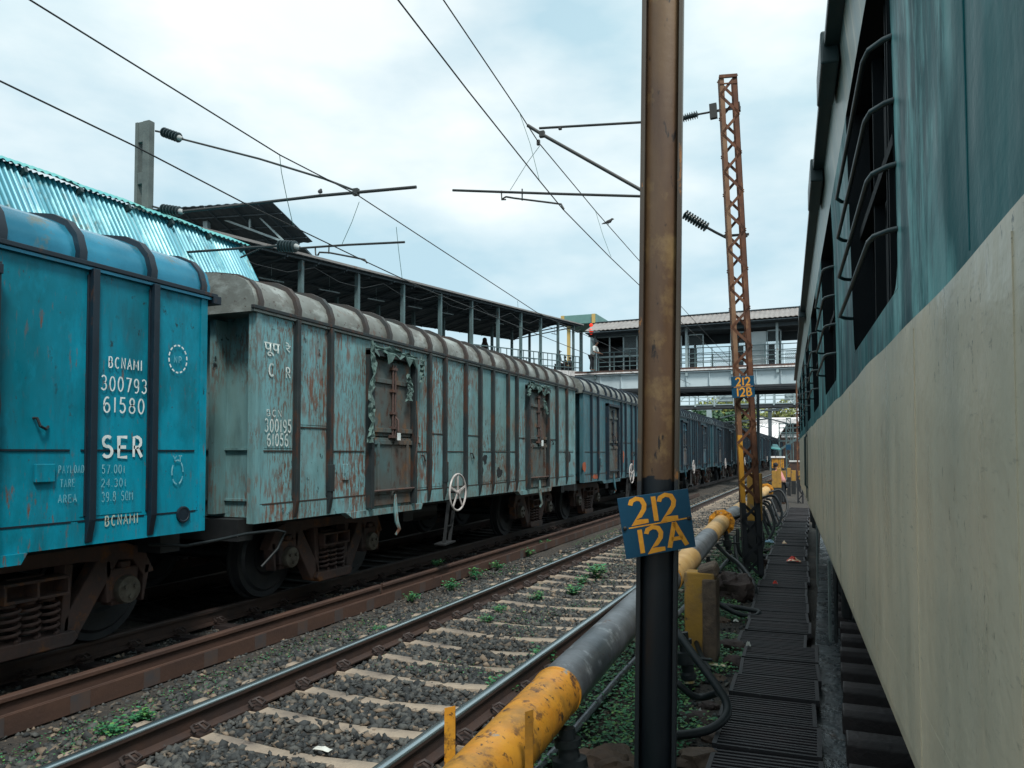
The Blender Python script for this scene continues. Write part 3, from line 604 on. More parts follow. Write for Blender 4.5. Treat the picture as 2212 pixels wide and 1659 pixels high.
W2 = make_wagon(dict(body='grey', rib='ribgrey', roof='roofgrey', band='roofband', door='rustdoor', seed=3, near=1), 'faded grey-green goods wagon with rust streaks and torn tarpaulin at its doors', 'covered goods wagons of the long train')
W2.location = (-5.5, 6.44, 0)
W1 = make_wagon(dict(body='blue', rib='navy', roof='roofblue', band='navy', door='doorblue', seed=5, ribs=RIBS[:-2]+[9.83, 10.44], near=1, seam='navy'), 'bright blue goods wagon with white numbers, nearest one at the left edge', 'covered goods wagons of the long train')
W1.location = (-5.5, 5.69-WL, 0)
W3 = make_wagon(dict(body='teal', rib='navy', roof='roofgrey', band='navy', door='rustdoor', seed=8), 'dark teal goods wagon with orange patches, third in the train', 'covered goods wagons of the long train')
W3.location = (-5.5, 18.23, 0)
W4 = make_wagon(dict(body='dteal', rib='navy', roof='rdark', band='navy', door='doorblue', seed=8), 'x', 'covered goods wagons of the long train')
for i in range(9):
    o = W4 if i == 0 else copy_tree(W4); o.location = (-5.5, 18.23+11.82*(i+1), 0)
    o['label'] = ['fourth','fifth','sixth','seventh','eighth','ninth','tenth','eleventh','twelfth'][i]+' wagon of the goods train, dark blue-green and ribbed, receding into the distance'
def blob(W, px, py, ry, rz, m, seed, x=.0095):
    c_ = at(px, py, X=-5.5); r_ = random.Random(seed); pts = []
    for k in range(14): a = k*math.pi/7; q = r_.uniform(.65, 1.2); pts.append((c_.y-W.location.y+ry*q*math.cos(a), c_.z+rz*q*math.sin(a)))
    build('paint_patch', MB().prism(pts, (x-.004,0,0), (0,1,0), (0,0,1), (.004,0,0)), m, W, local=True)
for a in ((1047,992,.10,.09,mt['black'],1), (1078,1021,.13,.10,mt['black'],2), (1229,987,.13,.12,mt['black'],3), (1040,1018,.07,.07,mt['black'],5)): blob(W2, *a)
for a in ((1262,1008,.16,.16,mt['orange'],4,.013), (1345,985,.14,.2,mt['orange'],6,.013), (1285,1030,.3,.07,mt['orange'],7,.013), (1365,1000,.2,.15,mt['orange'],8,.013)): blob(W3, *a)
c_ = at(93, 1022, X=-5.5); build('label_pocket', MB().box(0,.03,c_.y+5.36-.08,c_.y+5.36+.08,c_.z-.07,c_.z+.07), mt['blue'], W1, local=True, bevel=.006)
def arc(cx, cy, rx, ry, a0, a1, n=9): return [(cx+rx*math.cos(math.radians(a0+(a1-a0)*i/n)), cy+ry*math.sin(math.radians(a0+(a1-a0)*i/n))) for i in range(n+1)]
O_ = arc(.5,.5,.42,.5,90,450,16)
GLW = {'0': [O_], 'O': [O_], '1': [[(.5,0),(.5,1)]], 'I': [[(.5,0),(.5,1)]], '3': [arc(.45,.75,.38,.25,150,-90)+arc(.45,.26,.42,.26,90,-150)],
 '7': [[(.08,1),(.9,1),(.4,0)]], '9': [arc(.48,.7,.38,.3,-20,340,12)+[(.86,.5)]+arc(.45,.3,.41,.3,20,-120,5)], '6': [arc(.5,.3,.4,.3,160,-200,12)+arc(.55,.5,.47,.5,180,60,5)],
 '5': [[(.85,1),(.22,1),(.15,.56)]+arc(.45,.31,.4,.31,110,-150)], '8': [arc(.5,.76,.33,.24,-90,270,12)+arc(.5,.26,.42,.26,90,-270,12)], '2': [arc(.48,.72,.38,.28,160,-30)+[(.06,.02),(.92,.02)]],
 '4': [[(.7,0),(.7,1),(.05,.3),(.95,.3)]], 'B': [[(.12,0),(.12,1)]+arc(.45,.76,.33,.24,90,-90,6)+[(.12,.52)],[(.12,.52)]+arc(.45,.26,.42,.26,90,-90,6)+[(.12,0)]],
 'C': [arc(.55,.5,.45,.5,50,310)], 'N': [[(.1,0),(.1,1),(.88,0),(.88,1)]], 'A': [[(.03,0),(.5,1),(.97,0)],[(.2,.35),(.8,.35)]], 'M': [[(.05,0),(.12,1),(.5,.3),(.88,1),(.95,0)]],
 'S': [arc(.5,.75,.38,.25,40,250)+arc(.5,.26,.42,.26,80,-150)], 'E': [[(.9,1),(.12,1),(.12,0),(.92,0)],[(.12,.52),(.8,.52)]], 'R': [[(.12,0),(.12,1)]+arc(.45,.74,.36,.26,90,-90,6)+[(.12,.48)],[(.45,.48),(.9,0)]],
 'P': [[(.12,0),(.12,1)]+arc(.45,.72,.38,.28,90,-90,6)+[(.12,.44)]], 'Y': [[(.05,1),(.5,.5),(.95,1)],[(.5,.5),(.5,0)]], 'L': [[(.15,1),(.15,0),(.9,0)]], 'D': [[(.12,0),(.12,1)]+arc(.4,.5,.5,.5,90,-90,8)+[(.12,0)]],
 'T': [[(.05,1),(.95,1)],[(.5,1),(.5,0)]], 't': [[(.5,.9),(.5,.1),(.8,0)],[(.2,.62),(.8,.62)]], '.': [[(.45,.03),(.45,.14)]], 'Q': [O_,[(.6,.25),(.95,-.05)]]}
NARROW = {'1': .5, 'I': .45, '.': .4, 't': .7, 'M': 1.2}
def painted(W, s, y0, y1, z0, z1, m, x, wd):        # brush-painted letters: strokes of uneven width, laid on the side plate
    r_ = random.Random(len(s)*7+ord(s[0])); ws = [NARROW.get(c, 1) for c in s]; gap = .42; tot = sum(ws)+gap*(len(s)-1); u = 0; mm = MB(); H_ = z1-z0; cwid = (y1-y0)/tot; sw = wd*min(H_, cwid*1.5)
    for ch, wc in zip(s, ws):
        for pl in GLW.get(ch, []):
            dz_ = r_.uniform(-.02,.02)*H_; P = [Vector((y0+(u+wc*a)*cwid, z0+H_*b+dz_)) for a, b in pl]; rows = []
            for i, p_ in enumerate(P):
                t_ = P[min(i+1, len(P)-1)]-P[max(i-1, 0)]
                if t_.length < 1e-6: t_ = Vector((0,1))
                t_.normalize(); n_ = Vector((-t_.y, t_.x))*sw/2*r_.uniform(.82,1.15)
                if 0 < i < len(P)-1:
                    d1 = (P[i]-P[i-1]).normalized(); n_ = n_/max(.6, n_.normalized().dot(Vector((-d1.y, d1.x))))
                rows.append([(x, *(p_+n_)), (x, *(p_-n_))])
            mm.grid(rows)
        u += wc+gap
    return build('lettering', mm, m, W, local=True)
def wy(x, y): q = at(x, y, X=-5.5); return q
def wtext(W, s, x0, ytop, x1, ybot, m, bold=.0):   # pixel box of the writing on the wagon's side
    a = at(x0, ybot, X=-5.5); b = at(x1, ytop, X=-5.5); Lc = W.location
    a2 = at(x0, ytop, X=-5.5); z0 = (a.z), ; 
    if all(ch in GLW or ch == ' ' for ch in s): return painted(W, s, a.y-Lc.y, b.y-Lc.y, a.z, a2.z, mt[m], .0165, .14 if not bold else .165)
    return text_mesh(s, mt[m], W, a.y-Lc.y, b.y-Lc.y, a.z, a2.z, .0165, bold=bold)
def c2(cx, cy): return ((180+cx*.4641)*.54, (1380+cy*.4641)*.54)
def w1(s, ax, ay, bx, by, m, bold=.0):
    x0, y0 = c2(ax, ay); x1, y1 = c2(bx, by); return wtext(W1, s, x0, y0, x1, y1, m, bold)
w1('BCNAMI', 535, 98, 828, 190, 'white', .012); w1('300793', 470, 262, 868, 385, 'white', .0); w1('61580', 490, 445, 845, 575, 'white', .0)
w1('SER', 475, 790, 832, 968, 'white', .01); w1("57.00t", 478, 1035, 680, 1108, 'fadedblue'); w1('24.30t', 472, 1155, 690, 1225, 'fadedblue'); w1('39.8 SQM', 475, 1270, 745, 1350, 'fadedblue')
w1('PAYLOAD', 103, 1040, 325, 1105, 'fadedblue'); w1('TARE', 118, 1160, 245, 1225, 'fadedblue'); w1('AREA', 100, 1295, 260, 1360, 'fadedblue')
w1('BCNAMI', 503, 1475, 792, 1560, 'cream', .006); w1('NP', 1100, 95, 1168, 150, 'fadedblue', .01); w1('YT', 1092, 955, 1170, 1010, 'fadedblue', .01)
def ring_dash(W, cx, cy, ry, rz, m, n=14, duty=.62, name='lettering'):
    mm = MB()
    for i in range(n):
        a0 = i*2*math.pi/n; rows = []
        for k in range(4):
            a = a0+k/3*duty*2*math.pi/n; rows.append([(.0165, cx+(ry-.007)*math.cos(a), cy+(rz-.007)*math.sin(a)), (.0165, cx+(ry+.007)*math.cos(a), cy+(rz+.007)*math.sin(a))])
        mm.grid(rows)
    return build(name, mm, m, W, local=True)
cc = at(*c2(1135, 122), X=-5.5); ring_dash(W1, cc.y+5.36, cc.z, .105, .125, mt['white'])
cc = at(*c2(1130, 1095), X=-5.5); ring_dash(W1, cc.y+5.36, cc.z, .065, .11, mt['fadedblue'], 5, .7)
cc = at(*c2(1178, 1460), X=-5.5)
build('maker_plate', MB().lathe([(0,.075),(.02,.075),(.022,.06),(.018,.055),(.018,.01)], (.008, cc.y+5.36, cc.z), (1,0,0), 24), mt['navy'], W1, smooth=30, local=True)
def c1(cx, cy): return ((1000+cx*.4219)*.54, (1300+cy*.4219)*.54)
def w2(s, ax, ay, bx, by, m, bold=0.):
    x0, y0 = c1(ax, ay); x1, y1 = c1(bx, by); return wtext(W2, s, x0, y0, x1, y1, m, bold)
w2('\u092a\u0942\u092a', 122, 155, 275, 285, 'faded', .01); w2('\u0930\u0947', 325, 165, 375, 255, 'faded'); w2('C', 165, 365, 220, 480, 'faded', .02); w2('R', 328, 400, 375, 500, 'faded')
w2('300195', 128, 890, 382, 1010, 'faded', .015); w2('61056', 150, 1030, 352, 1145, 'faded', .02); w2('BCN', 145, 800, 290, 860, 'faded')
# torn tarpaulin round the doors of the faded wagon
def rag(pts, wd, t, seed, m=None):
    r = random.Random(seed); rows = []; n = len(pts)
    for i in range(n-1):
        for k in range(6):
            u = k/6; y = pts[i][0]+(pts[i+1][0]-pts[i][0])*u; z = pts[i][1]+(pts[i+1][1]-pts[i][1])*u; ww = wd*(1+r.uniform(-.6,.5))
            vert = abs(pts[i+1][1]-pts[i][1]) > abs(pts[i+1][0]-pts[i][0]); row = []
            for j in range(6):
                v = j/5-.5; bx = .09+r.uniform(0,.06)
                row.append((bx, y+(v*ww if vert else r.uniform(-.01,.01)), z+(r.uniform(-.02,.02) if vert else v*ww-(r.uniform(0,.14) if j == 0 else 0))))
            rows.append(row)
    return MB().sheet(rows, (.004, 0, 0))
build('torn_tarpaulin', rag([(2.02,3.2),(2.06,2.8),(2.0,2.45),(2.03,2.1),(1.98,1.85)], .12, 0, 1), mt['tarp'], W2, local=True)
build('torn_tarpaulin', rag([(2.05,3.13),(2.6,3.12),(3.3,3.10)], .08, 0, 2), mt['tarp'], W2, local=True)
build('torn_tarpaulin', rag([(3.33,3.15),(3.36,2.95),(3.33,2.75)], .09, 0, 3), mt['tarp'], W2, local=True)
build('torn_tarpaulin', rag([(2.95,2.85),(3.02,2.65),(2.95,2.45)], .14, 0, 4), mt['tarp'], W2, local=True)
build('torn_tarpaulin', rag([(7.7,3.15),(7.72,2.95),(7.7,2.85)], .12, 0, 5), mt['tarp'], W2, local=True)
build('torn_tarpaulin', rag([(7.8,3.13),(8.5,3.12),(9.0,3.13)], .07, 0, 6), mt['tarp'], W2, local=True)
build('torn_tarpaulin', rag([(8.6,2.85),(8.75,2.7),(8.8,2.55)], .13, 0, 7), mt['tarp'], W2, local=True)
build('seal_tag', MB().box(.12,.128,2.66,2.74,1.93,2.03), mt['white'], W2, local=True)
build('seal_tag', MB().box(.12,.128,8.42,8.52,1.9,2.02), mt['white'], W2, local=True)
# hanging brake hose between the first two wagons
t = tag(build('brake_hose', MB().tube([(-5.75,5.3,.92),(-5.6,5.6,.88),(-5.55,5.95,.9),(-5.5,6.3,.93),(-5.45,6.7,.93),(-5.45,6.85,.9),(-5.5,6.8,.72),(-5.55,6.6,.55)], .016, 8), mt['hose'], smooth=60), 'thin brake pipe drooping between the blue and the faded wagon', 'pipe')
# ------------------------------------------------------------------ passenger coach on the right (own axis, turned 2.4 degrees)
coach = thing('passenger_coach', 'beige and teal passenger coach filling the right side, with barred windows', 'train coach', (0,0,0))
CY0, CY1 = -2.6, 22.0
WINS = [(2.47+2.95*k, 4.02+2.95*k) for k in range(-1, 7)]
def sx(z):
    pr = [(.88,.46),(.885,.36),(.90,.319),(.95,.312),(1.15,.31),(1.5,.31),(2.11,.31),(2.6,.308),(3.1,.30),(3.45,.285),(3.72,.255)]
    for (a, xa), (b, xb) in zip(pr, pr[1:]):
        if z <= b: return xa+(xb-xa)*(z-a)/(b-a)
    return .255
yl = sorted(set([CY0, CY1]+[e for w_ in WINS for e in w_]+list(np.arange(CY0+.5, CY1, .5))))
def side_grid(zs, holes):
    m = MB()
    for a, b in zip(yl, yl[1:]):
        for z0, z1 in zip(zs, zs[1:]):
            if holes and z0 >= 2.235 and z1 <= 3.405 and any(w0-1e-6 <= a and b <= w1+1e-6 for w0, w1 in WINS): continue
            m.add([(sx(z0), a, z0), (sx(z1), a, z1), (sx(z1), b, z1), (sx(z0), b, z0)], [(0,1,2,3)])
    return m
# hand-painted colour border wanders a little, so it is cut as geometry
def border(y): return 2.11+.006*math.sin(y*2.3)+.003*math.sin(y*5.7+1)
m = MB()
zs = [.88,.885,.892,.90,.92,.95,1.15,1.3,1.5,1.8]
for a, b in zip(yl, yl[1:]):
    for z0, z1 in zip(zs, zs[1:]): m.add([(sx(z0), a, z0), (sx(z1), a, z1), (sx(z1), b, z1), (sx(z0), b, z0)], [(0,1,2,3)])
    n = 6
    for k in range(n):
        a2, b2 = a+(b-a)*k/n, a+(b-a)*(k+1)/n
        m.add([(sx(1.8), a2, 1.8), (.31, a2, border(a2)), (.31, b2, border(b2)), (sx(1.8), b2, 1.8)], [(0,1,2,3)])
build('lower_side', m, mt['coachC'], coach, smooth=50, local=True)
m = side_grid([2.24, 2.6, 3.1, 3.40], True)
for a, b in zip(yl, yl[1:]):
    n = 6
    for k in range(n):
        a2, b2 = a+(b-a)*k/n, a+(b-a)*(k+1)/n
        m.add([(.31, a2, border(a2)), (sx(2.24), a2, 2.24), (sx(2.24), b2, 2.24), (.31, b2, border(b2))], [(0,1,2,3)])
# seam ridge near the camera, window surrounds
m.tube([(.312, 1.55, 2.12), (.308, 1.55, 2.6), (.296, 1.55, 3.4)], .004, 6)
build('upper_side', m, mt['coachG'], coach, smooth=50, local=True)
m = side_grid([3.40, 3.45, 3.6, 3.72], False)
build('cantrail_side', m, mt['coachU'], coach, smooth=50, local=True)
RF = [(.255,3.72),(.27,3.80),(.36,3.93),(.6,4.06),(1.1,4.17),(1.9,4.22),(2.7,4.17),(3.2,4.06),(3.45,3.9),(3.55,3.72),(3.5,.95),(1.9,.88),(.46,.88)]
m = MB().grid([[(x, y, z) for x, z in RF] for y in (CY0, CY1)])
m.add([(x, CY1, z) for x, z in [(.255,3.72)]+RF[1:10]+RF[10:]+[(.31,1.5),(.31,2.6),(.29,3.3)]], [tuple(range(len(RF)+3))])
m.add([(x, CY0, z) for x, z in [(.255,3.72)]+RF[1:10]+RF[10:]+[(.31,1.5),(.31,2.6),(.29,3.3)]], [tuple(range(len(RF)+3))])
build('roof', m, mt['under'], coach, smooth=40, local=True)
m = MB().box(.188, .262, CY0, CY1, 3.70, 3.745)
build('gutter', m, mt['barK'], coach, local=True, bevel=.006)
for y0, y1 in ((3.9, 4.4), (5.6, 6.3), (11.2, 11.8)):
    build('gutter_bracket', MB().box(.172, .255, y0, y1, 3.62, 3.78), mt['barK'], coach, local=True, bevel=.01)
for w0, w1 in WINS:
    m = MB(); D = .1
    A = [(w0,2.24),(w1,2.24),(w1,3.40),(w0,3.40)]
    for (a, za), (b, zb) in zip(A, A[1:]+A[:1]): m.add([(sx(za)-.0, a, za), (sx(zb), b, zb), (sx(zb)+D, b, zb), (sx(za)+D, a, za)], [(0,1,2,3)])
    m.box(sx(2.3)+D-.002, sx(2.3)+D+.03, w0-.01, w1+.01, 2.2, 3.44)
    wn_ = build('window', m, mt['coachD'], coach, local=True)
    m = MB()
    for yy in (w0+.5, w0+.56, w0+.98): m.box(.35, .39, yy, yy+.02, 2.25, 3.39)
    m.box(.34, .39, w0+.01, w1-.01, 2.78, 2.82)
    build('window_frame', m, mt['coachD'], wn_, local=True)
    for z in (2.41, 2.60, 2.79, 2.98):
        x = sx(z); m = MB()
        m.tube([(x+.01, w0-.02, z+.0), (x-.02, w0-.0, z), (x-.055, w0+.05, z-.0), (x-.065, w0+.12, z), (x-.065, w1-.06, z), (x-.04, w1-.0, z), (x-.015, w1+.02, z), (x+.01, w1+.03, z)], .0085, 8)
        build('window_bar', m, mt['barK'], coach, smooth=60, local=True)
m = MB()
for y in (1.28, 2.2, 4.35, 7.1, 10.1, 13.0, 16.2): m.tube([(.3105,y,.96),(.3095,y,1.5),(.3095,y,2.08)], .0022, 4)
for z in (1.12,): m.tube([(.3115,CY0,z),(.3115,CY1,z)], .002, 4)
build('panel_seam', m, mt['coachC'], coach, local=True)
# round-cornered lower window corners
for w0, w1 in WINS:
    m = MB()
    for yy, s in ((w0, 1), (w1, -1)):
        pts = [(sx(2.24)-.001, yy, 2.24)]+[(sx(2.24)-.001, yy+s*.09*(1-math.sin(a)), 2.24+.09*(1-math.cos(a))) for a in [i*math.pi/10 for i in range(6)]]
        m.add(pts, [(0, i, i+1) if s > 0 else (0, i+1, i) for i in range(1, 6)])
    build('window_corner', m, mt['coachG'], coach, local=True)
m = MB().box(.300, .312, 13.3, 13.42, .98, 3.3); m.box(.300,.312,14.2,14.3,.98,3.3); m.tube([(.30,13.1,1.2),(.265,13.1,1.25),(.265,13.1,2.0),(.30,13.1,2.05)], .014, 8)
build_split('door_edge', m, mt['barK'], coach, smooth=40, local=True)
# underfloor gear
m = MB()
m.box(.9, 2.9, CY0, CY1, .7, .94)
build('underframe', m, mt['black'], coach, local=True)
for yc in (9.4, 19.2):
    m = MB()
    for dy in (-1.4, 1.4): m.lathe([(0,.44),(.13,.44)], (.98, yc+dy, .45), (1,0,0), 28)
    m.box(.82, .96, yc-1.7, yc+1.7, .45, .62); m.box(.8,.96,yc-.5,yc+.5,.25,.5)
    for dy in (-.75, .75):
        m.lathe([(0,.05),(.02,.13),(.1,.14),(.12,.12),(.2,.13),(.22,.10),(.5,.10)], (.70, yc+dy, .02), (0,0,1), 16); m.lathe([(0,.05),(.02,.07),(.34,.07),(.36,.05),(.6,.05)], (.56, yc+dy-.22, .1), (0,0,1), 12)
    m.tube([(.6,yc-1.3,.16),(.62,yc-.9,.2),(.75,yc-.8,.2)], .03, 8)
    build_split('bogie', m, mt['black'], coach, smooth=40, local=True)
m = MB()
m.box(.36, .38, 8.0, 8.22, -.05, .72); m.box(.36, .38, 11.2, 11.5, -.05, .8)
build_split('footstep', m, mt['concmast'], coach, local=True)
m = MB().box(.6, 1.2, 10.2, 12.2, .2, .9); m.box(.55,.9,7.2,8.0,.25,.9); m.tube([(.45,7.9,.93),(.42,7.95,.5),(.42,8.0,-.05)], .02, 8)
build_split('battery_box', m, mt['black'], coach, local=True, bevel=.02)
coach.rotation_euler = (0, 0, math.radians(2.4))
# ------------------------------------------------------------------ grated walkway
def grate_panel(seed, Ln=.58, Wd=.70):
    r = random.Random(seed); m = MB(); n = int(Ln/.05)
    for i in range(n):
        y = -Ln/2+.02+i*(Ln-.04)/(n-1); z = r.uniform(-.0025,.0025)
        m.box(-Wd/2+.005, Wd/2-.005, y-.012, y+.012, -.035+z, z)
    m.box(-Wd/2, -Wd/2+.03, -Ln/2, Ln/2, -.05, .004); m.box(Wd/2-.03, Wd/2, -Ln/2, Ln/2, -.05, .004)
    for xx in (-.12, .14): m.box(xx-.01, xx+.01, -Ln/2, Ln/2, -.06, -.032)
    m.box(-Wd/2+.03, Wd/2-.03, -Ln/2, Ln/2, -.075, -.07)
    return m
gp = [build('walkway_grating', grate_panel(s), mt['grate']) for s in range(3)]; y = 3.3; k = 0
while y < 30:
    o = gp[k] if k < 3 else copy_tree(gp[k % 3]); cx = np.interp(y, [3,5,8.4,8.7,13.5,17,29], [-.33,-.355,-.46,-.52,-.62,-.72,-.86])
    o.location = (cx+rnd.uniform(-.035,.035), y, -.235+rnd.uniform(-.01,.012)); o.rotation_euler = (rnd.uniform(-.012,.012), rnd.uniform(-.015,.015), rnd.uniform(-.02,.035)+.02)
    tag(o, ordn(k)+' dark slotted metal grating panel of the narrow walkway, counted from the camera', 'grating', 'grating panels of the walkway'); y += .60+rnd.uniform(0,.025); k += 1
m = MB()
for xx, side in ((-.60,'left'), (-.12,'right')): tag(build('walkway_bearer', MB().box(xx-.035, xx+.035, 2.9, 9, -.40,-.315), mt['sleeperd']), side+' one of two dark bearers under the near slotted walkway panels', 'beam')
# ------------------------------------------------------------------ big pipe beside the empty track
PP = [at(1057,1659,Z=.26), at(1202,1496,Z=.28), at(1370,1321,Z=.31), at(1482,1215,Z=.36), at(1561,1126,Z=.46), at(1667,1051,Z=.52)]
PP = [PP[0]+(PP[0]-PP[1])*1.6]+PP
def pp(y):
    return Vector((np.interp(y, [p.y for p in PP], [p.x for p in PP]), y, np.interp(y, [p.y for p in PP], [p.z for p in PP])))
pipe = thing('water_pipe', 'long fat pipe in yellow and grey lengths running beside the empty track', 'pipe', tuple(pp(4)))
segs = [(1.3,4.55,'yellow',.152),(4.55,8.7,'greypipe',.150),(8.7,10.3,'pale_yellow',.152),(10.3,12.6,'greypipe',.146),(12.6,14.9,'pale_yellow',.148),(14.9,17.3,'greypipe',.142),(17.3,19.2,'pale_yellow',.144),(19.2,22.5,'greypipe',.14),(22.5,27.5,'pale_yellow',.142)]
for a, b, mm, r in segs:
    n = max(2, int((b-a)/.6)); build('pipe_section', MB().tube([pp(a+(b-a)*i/n) for i in range(n+1)], r, 40), mt[mm], pipe, smooth=60)
def flange(y, R=.245):
    c = pp(y); ax = (pp(y+.2)-pp(y-.2)).normalized(); m = MB().lathe([(-.035,.15),(-.035,R),(-.012,R),(-.012,.16),(.012,.16),(.012,R),(.035,R),(.035,.15)], c, ax, 10)
    a = ax.orthogonal().normalized(); b = ax.cross(a)
    for q in range(8):
        p_ = c+(a*math.cos(q*math.pi/4+.4)+b*math.sin(q*math.pi/4+.4))*(R-.05); m.lathe([(-.07,.02),(-.035,.03),(.035,.03),(.07,.02)], p_, ax, 6)
    build('flange', m, mt['yellow'], pipe, smooth=30)
flange(14.85); flange(26.9, .24)
for y in (4.55, 8.7): c = pp(y); ax = (pp(y+.2)-pp(y-.2)).normalized(); build('joint_band', MB().lathe([(-.012,.15),(-.008,.158),(.012,.158),(.016,.15)], c, ax, 40), mt['yellow'], pipe, smooth=40)
# pipe supports
def conc_post(x0, x1, y0, y1, z0, z1, lab, my='concyellow', split=None, grp='yellow concrete posts along the pipe'):
    t = thing('concrete_post', lab, 'post', ((x0+x1)/2, (y0+y1)/2, z0), grp)
    zs_ = split if split else z0
    if split: build('black_base', MB().box(x0, x1, y0, y1, z0, split), mt['black'], t, bevel=.015)
    build('painted_shaft', MB().box(x0+.001, x1-.001, y0+.001, y1-.001, zs_, z1), mt[my], t, bevel=.015)
    return t
q = at(1545, 1435, Z=-.33); t = conc_post(q.x-.30, q.x+.0, q.y-.0, q.y+.22, -.4, .56, 'broken yellow concrete pier under the pipe just behind the foreground mast')
build('bare_side', MB().box(q.x-.12, q.x+.02, q.y-.02, q.y+.24, -.4, .50), mt['brokenconc'], t, bevel=.02)
build('broken_top', MB().obox((q.x-.07, q.y+.11, .57), (.09,.0,.03), (0,.1,.02), (-.02,0,.06)), mt['brokenconc'], t, bevel=.03)
q = at(1631, 1223, Z=-.33); conc_post(q.x-.13, q.x+.13, q.y, q.y+.22, -.4, 1.38, 'tall yellow and black concrete post right behind the rusty lattice mast', split=.50)
spec = [(1674,1103,12,1017,1054,'leftmost of the cluster of yellow-topped black posts beyond the lattice mast'),(1683.5,1108,9.5,1011,1054,'tallest yellow-topped black post in the cluster beyond the lattice mast'),(1693,1085,10,1017,1043,'small yellow-topped black post right of the tallest one in the cluster'),
        (1704.5,1072,7.5,1011,1031,'yellow-topped black post standing just right of the first cluster, near the coach'),(1714.5,1068,9,1016,1039,'yellow-topped black post in the gap beside the coach edge'),(1726.5,1062,7,1017,1037,'last yellow-topped black post, touching the coach outline')]
for x, yb, wpx, yt, ys_, lab in spec:
    q = at(x, yb, Z=-.33); D = 2.09*1660/(yb-978); hw = wpx*D/1660/2; zt = HC-(yt-978)/1660*D; zs2 = HC-(ys_-978)/1660*D
    conc_post(q.x-hw, q.x+hw, q.y, q.y+hw*1.2, -.4, zt, lab, split=zs2)
for px, D, lab in (((960,983,1530), 4.3, 'left of the two thin flat yellow stakes beside the near end of the pipe'), ((1134,1151,1538), 3.6, 'right of the two thin flat yellow stakes, in front of the yellow pipe')):
    a = at(px[0], px[2], D=D); b = at(px[1], px[2]-5, D=D)
    t = tag(build('flat_stake', MB().slab([(a.x,a.y,a.z),(b.x,b.y,b.z),(b.x,b.y+.006,b.z),(a.x,a.y+.006,a.z)], a.z+.36), mt['yellow']), lab, 'stake', group='flat yellow stakes')
# thin pipe low on the ground
tp = [at(1120,1700,Z=-.24), at(1163,1659,Z=-.24), at(1232,1588,Z=-.22), at(1324,1478,Z=-.22), at(1400,1395,Z=-.22), at(1545,1240,Z=-.2), at(1580,1200,Z=-.2)]
tag(build('thin_pipe', MB().tube(tp, .028, 12), mt['greypipe'], smooth=60), 'thin grey-brown pipe lying in the green ground cover under the fat pipe', 'pipe')
# valves: stubs hanging from the pipe with their hoses
def valve(y, lab, dx=.06, ln=.5, scale=1.0, cat='valve'):
    c = pp(y); t = thing('hose_valve', lab, cat, (c.x+dx, c.y, c.z-.14-ln), 'black valves hanging from the pipe'); s = scale
    m = MB().lathe([(0,.035*s),(.06,.035*s),(.06,.055*s),(.10,.055*s),(.10,.04*s),(.16,.045*s),(.17,.07*s),(.27,.075*s),(.28,.05*s),(.34,.045*s),(.36,.06*s),(.40,.06*s),(.42,.035*s),(ln,.03*s)], (c.x+dx, c.y, c.z-.13), (.12,-.04,-1), 14)
    build('valve_body', m, mt['hose'], t, smooth=35)
    build('lever', MB().tube([(c.x+dx+.03,c.y,c.z-.35),(c.x+dx+.25,c.y-.03,c.z-.34)], .014, 8), mt['hose'], t, smooth=50)
    build('brass_ring', MB().lathe([(0,.04*s),(.02,.04*s)], (c.x+dx+.05, c.y-.02, c.z-.13-.41), (.12,-.04,-1), 14), mt['yfoil'], t, smooth=40)
    return t
valve(6.9, 'black hose valve in front of the broken yellow pier', at(1500,1330,D=7.1).x-pp(6.9).x-.04, .62, 1.15); valve(4.35, 'big black valve under the near yellow end of the pipe', .12, .5, 1.45)
valve(14.6, 'black valve hanging below the bolted yellow flange', .1, .6, 1.1); valve(11.4, 'small black valve under the grey length of pipe past the broken pier', .12, .45, .8); valve(18.5, 'black valve behind the foot of the lattice mast', .15, .6); valve(21.5, 'farther black valve among the coiled hoses beyond the lattice mast', .15, .6)
def hose(pts, lab, r=.024, smooth_n=6):
    P = [Vector(p) for p in pts]; out = []
    for i in range(len(P)-1):
        p0, p1, p2, p3 = P[max(0,i-1)], P[i], P[i+1], P[min(len(P)-1, i+2)]
        for k in range(smooth_n):
            t_ = k/smooth_n; out.append(.5*((2*p1)+(-p0+p2)*t_+(2*p0-5*p1+4*p2-p3)*t_*t_+(-p0+3*p1-3*p2+p3)*t_**3))
    out.append(P[-1]); return tag(build('rubber_hose', MB().tube(out, r, 10), mt['hose'], smooth=70), lab, 'hose', 'black hoses beside the pipe')
hose([at(1549,1178,D=13.2), at(1572,1200,D=12.6), at(1596,1218,D=12), at(1617,1243,D=11.4), at(1630,1267,D=11), at(1634,1290,D=10.9)], 'black hose arching from the pipe down to the walkway beside the dark boulder', .036)
hose([at(1500,1290,D=9.9), at(1530,1304,D=9.9), at(1570,1309,D=9.8), at(1618,1317,D=9.7), at(1640,1323,D=9.6), at(1628,1332,D=9.5), at(1600,1328,D=9.5), at(1570,1314,D=9.6), at(1545,1295,D=9.7), at(1532,1262,D=9.7), at(1528,1225,D=9.8)], 'black hose making a flat hairpin loop onto the edge of the walkway', .031)
hose([at(1440,1340,D=6.3), at(1468,1374,D=6.1), at(1505,1424,D=5.9), at(1550,1485,D=5.7), at(1571,1523,D=5.6), at(1563,1554,D=5.5), at(1526,1578,D=5.45), at(1468,1588,D=5.4), at(1400,1590,D=5.4)], 'thick black hose curving round at the right foot of the foreground mast', .032)
hose([at(1440,1455,D=6.0), at(1468,1480,D=5.9), at(1495,1502,D=5.9), at(1519,1506,D=5.9), at(1549,1497,D=5.8)], 'black hose lying behind the thick curved hose by the foreground mast', .027)
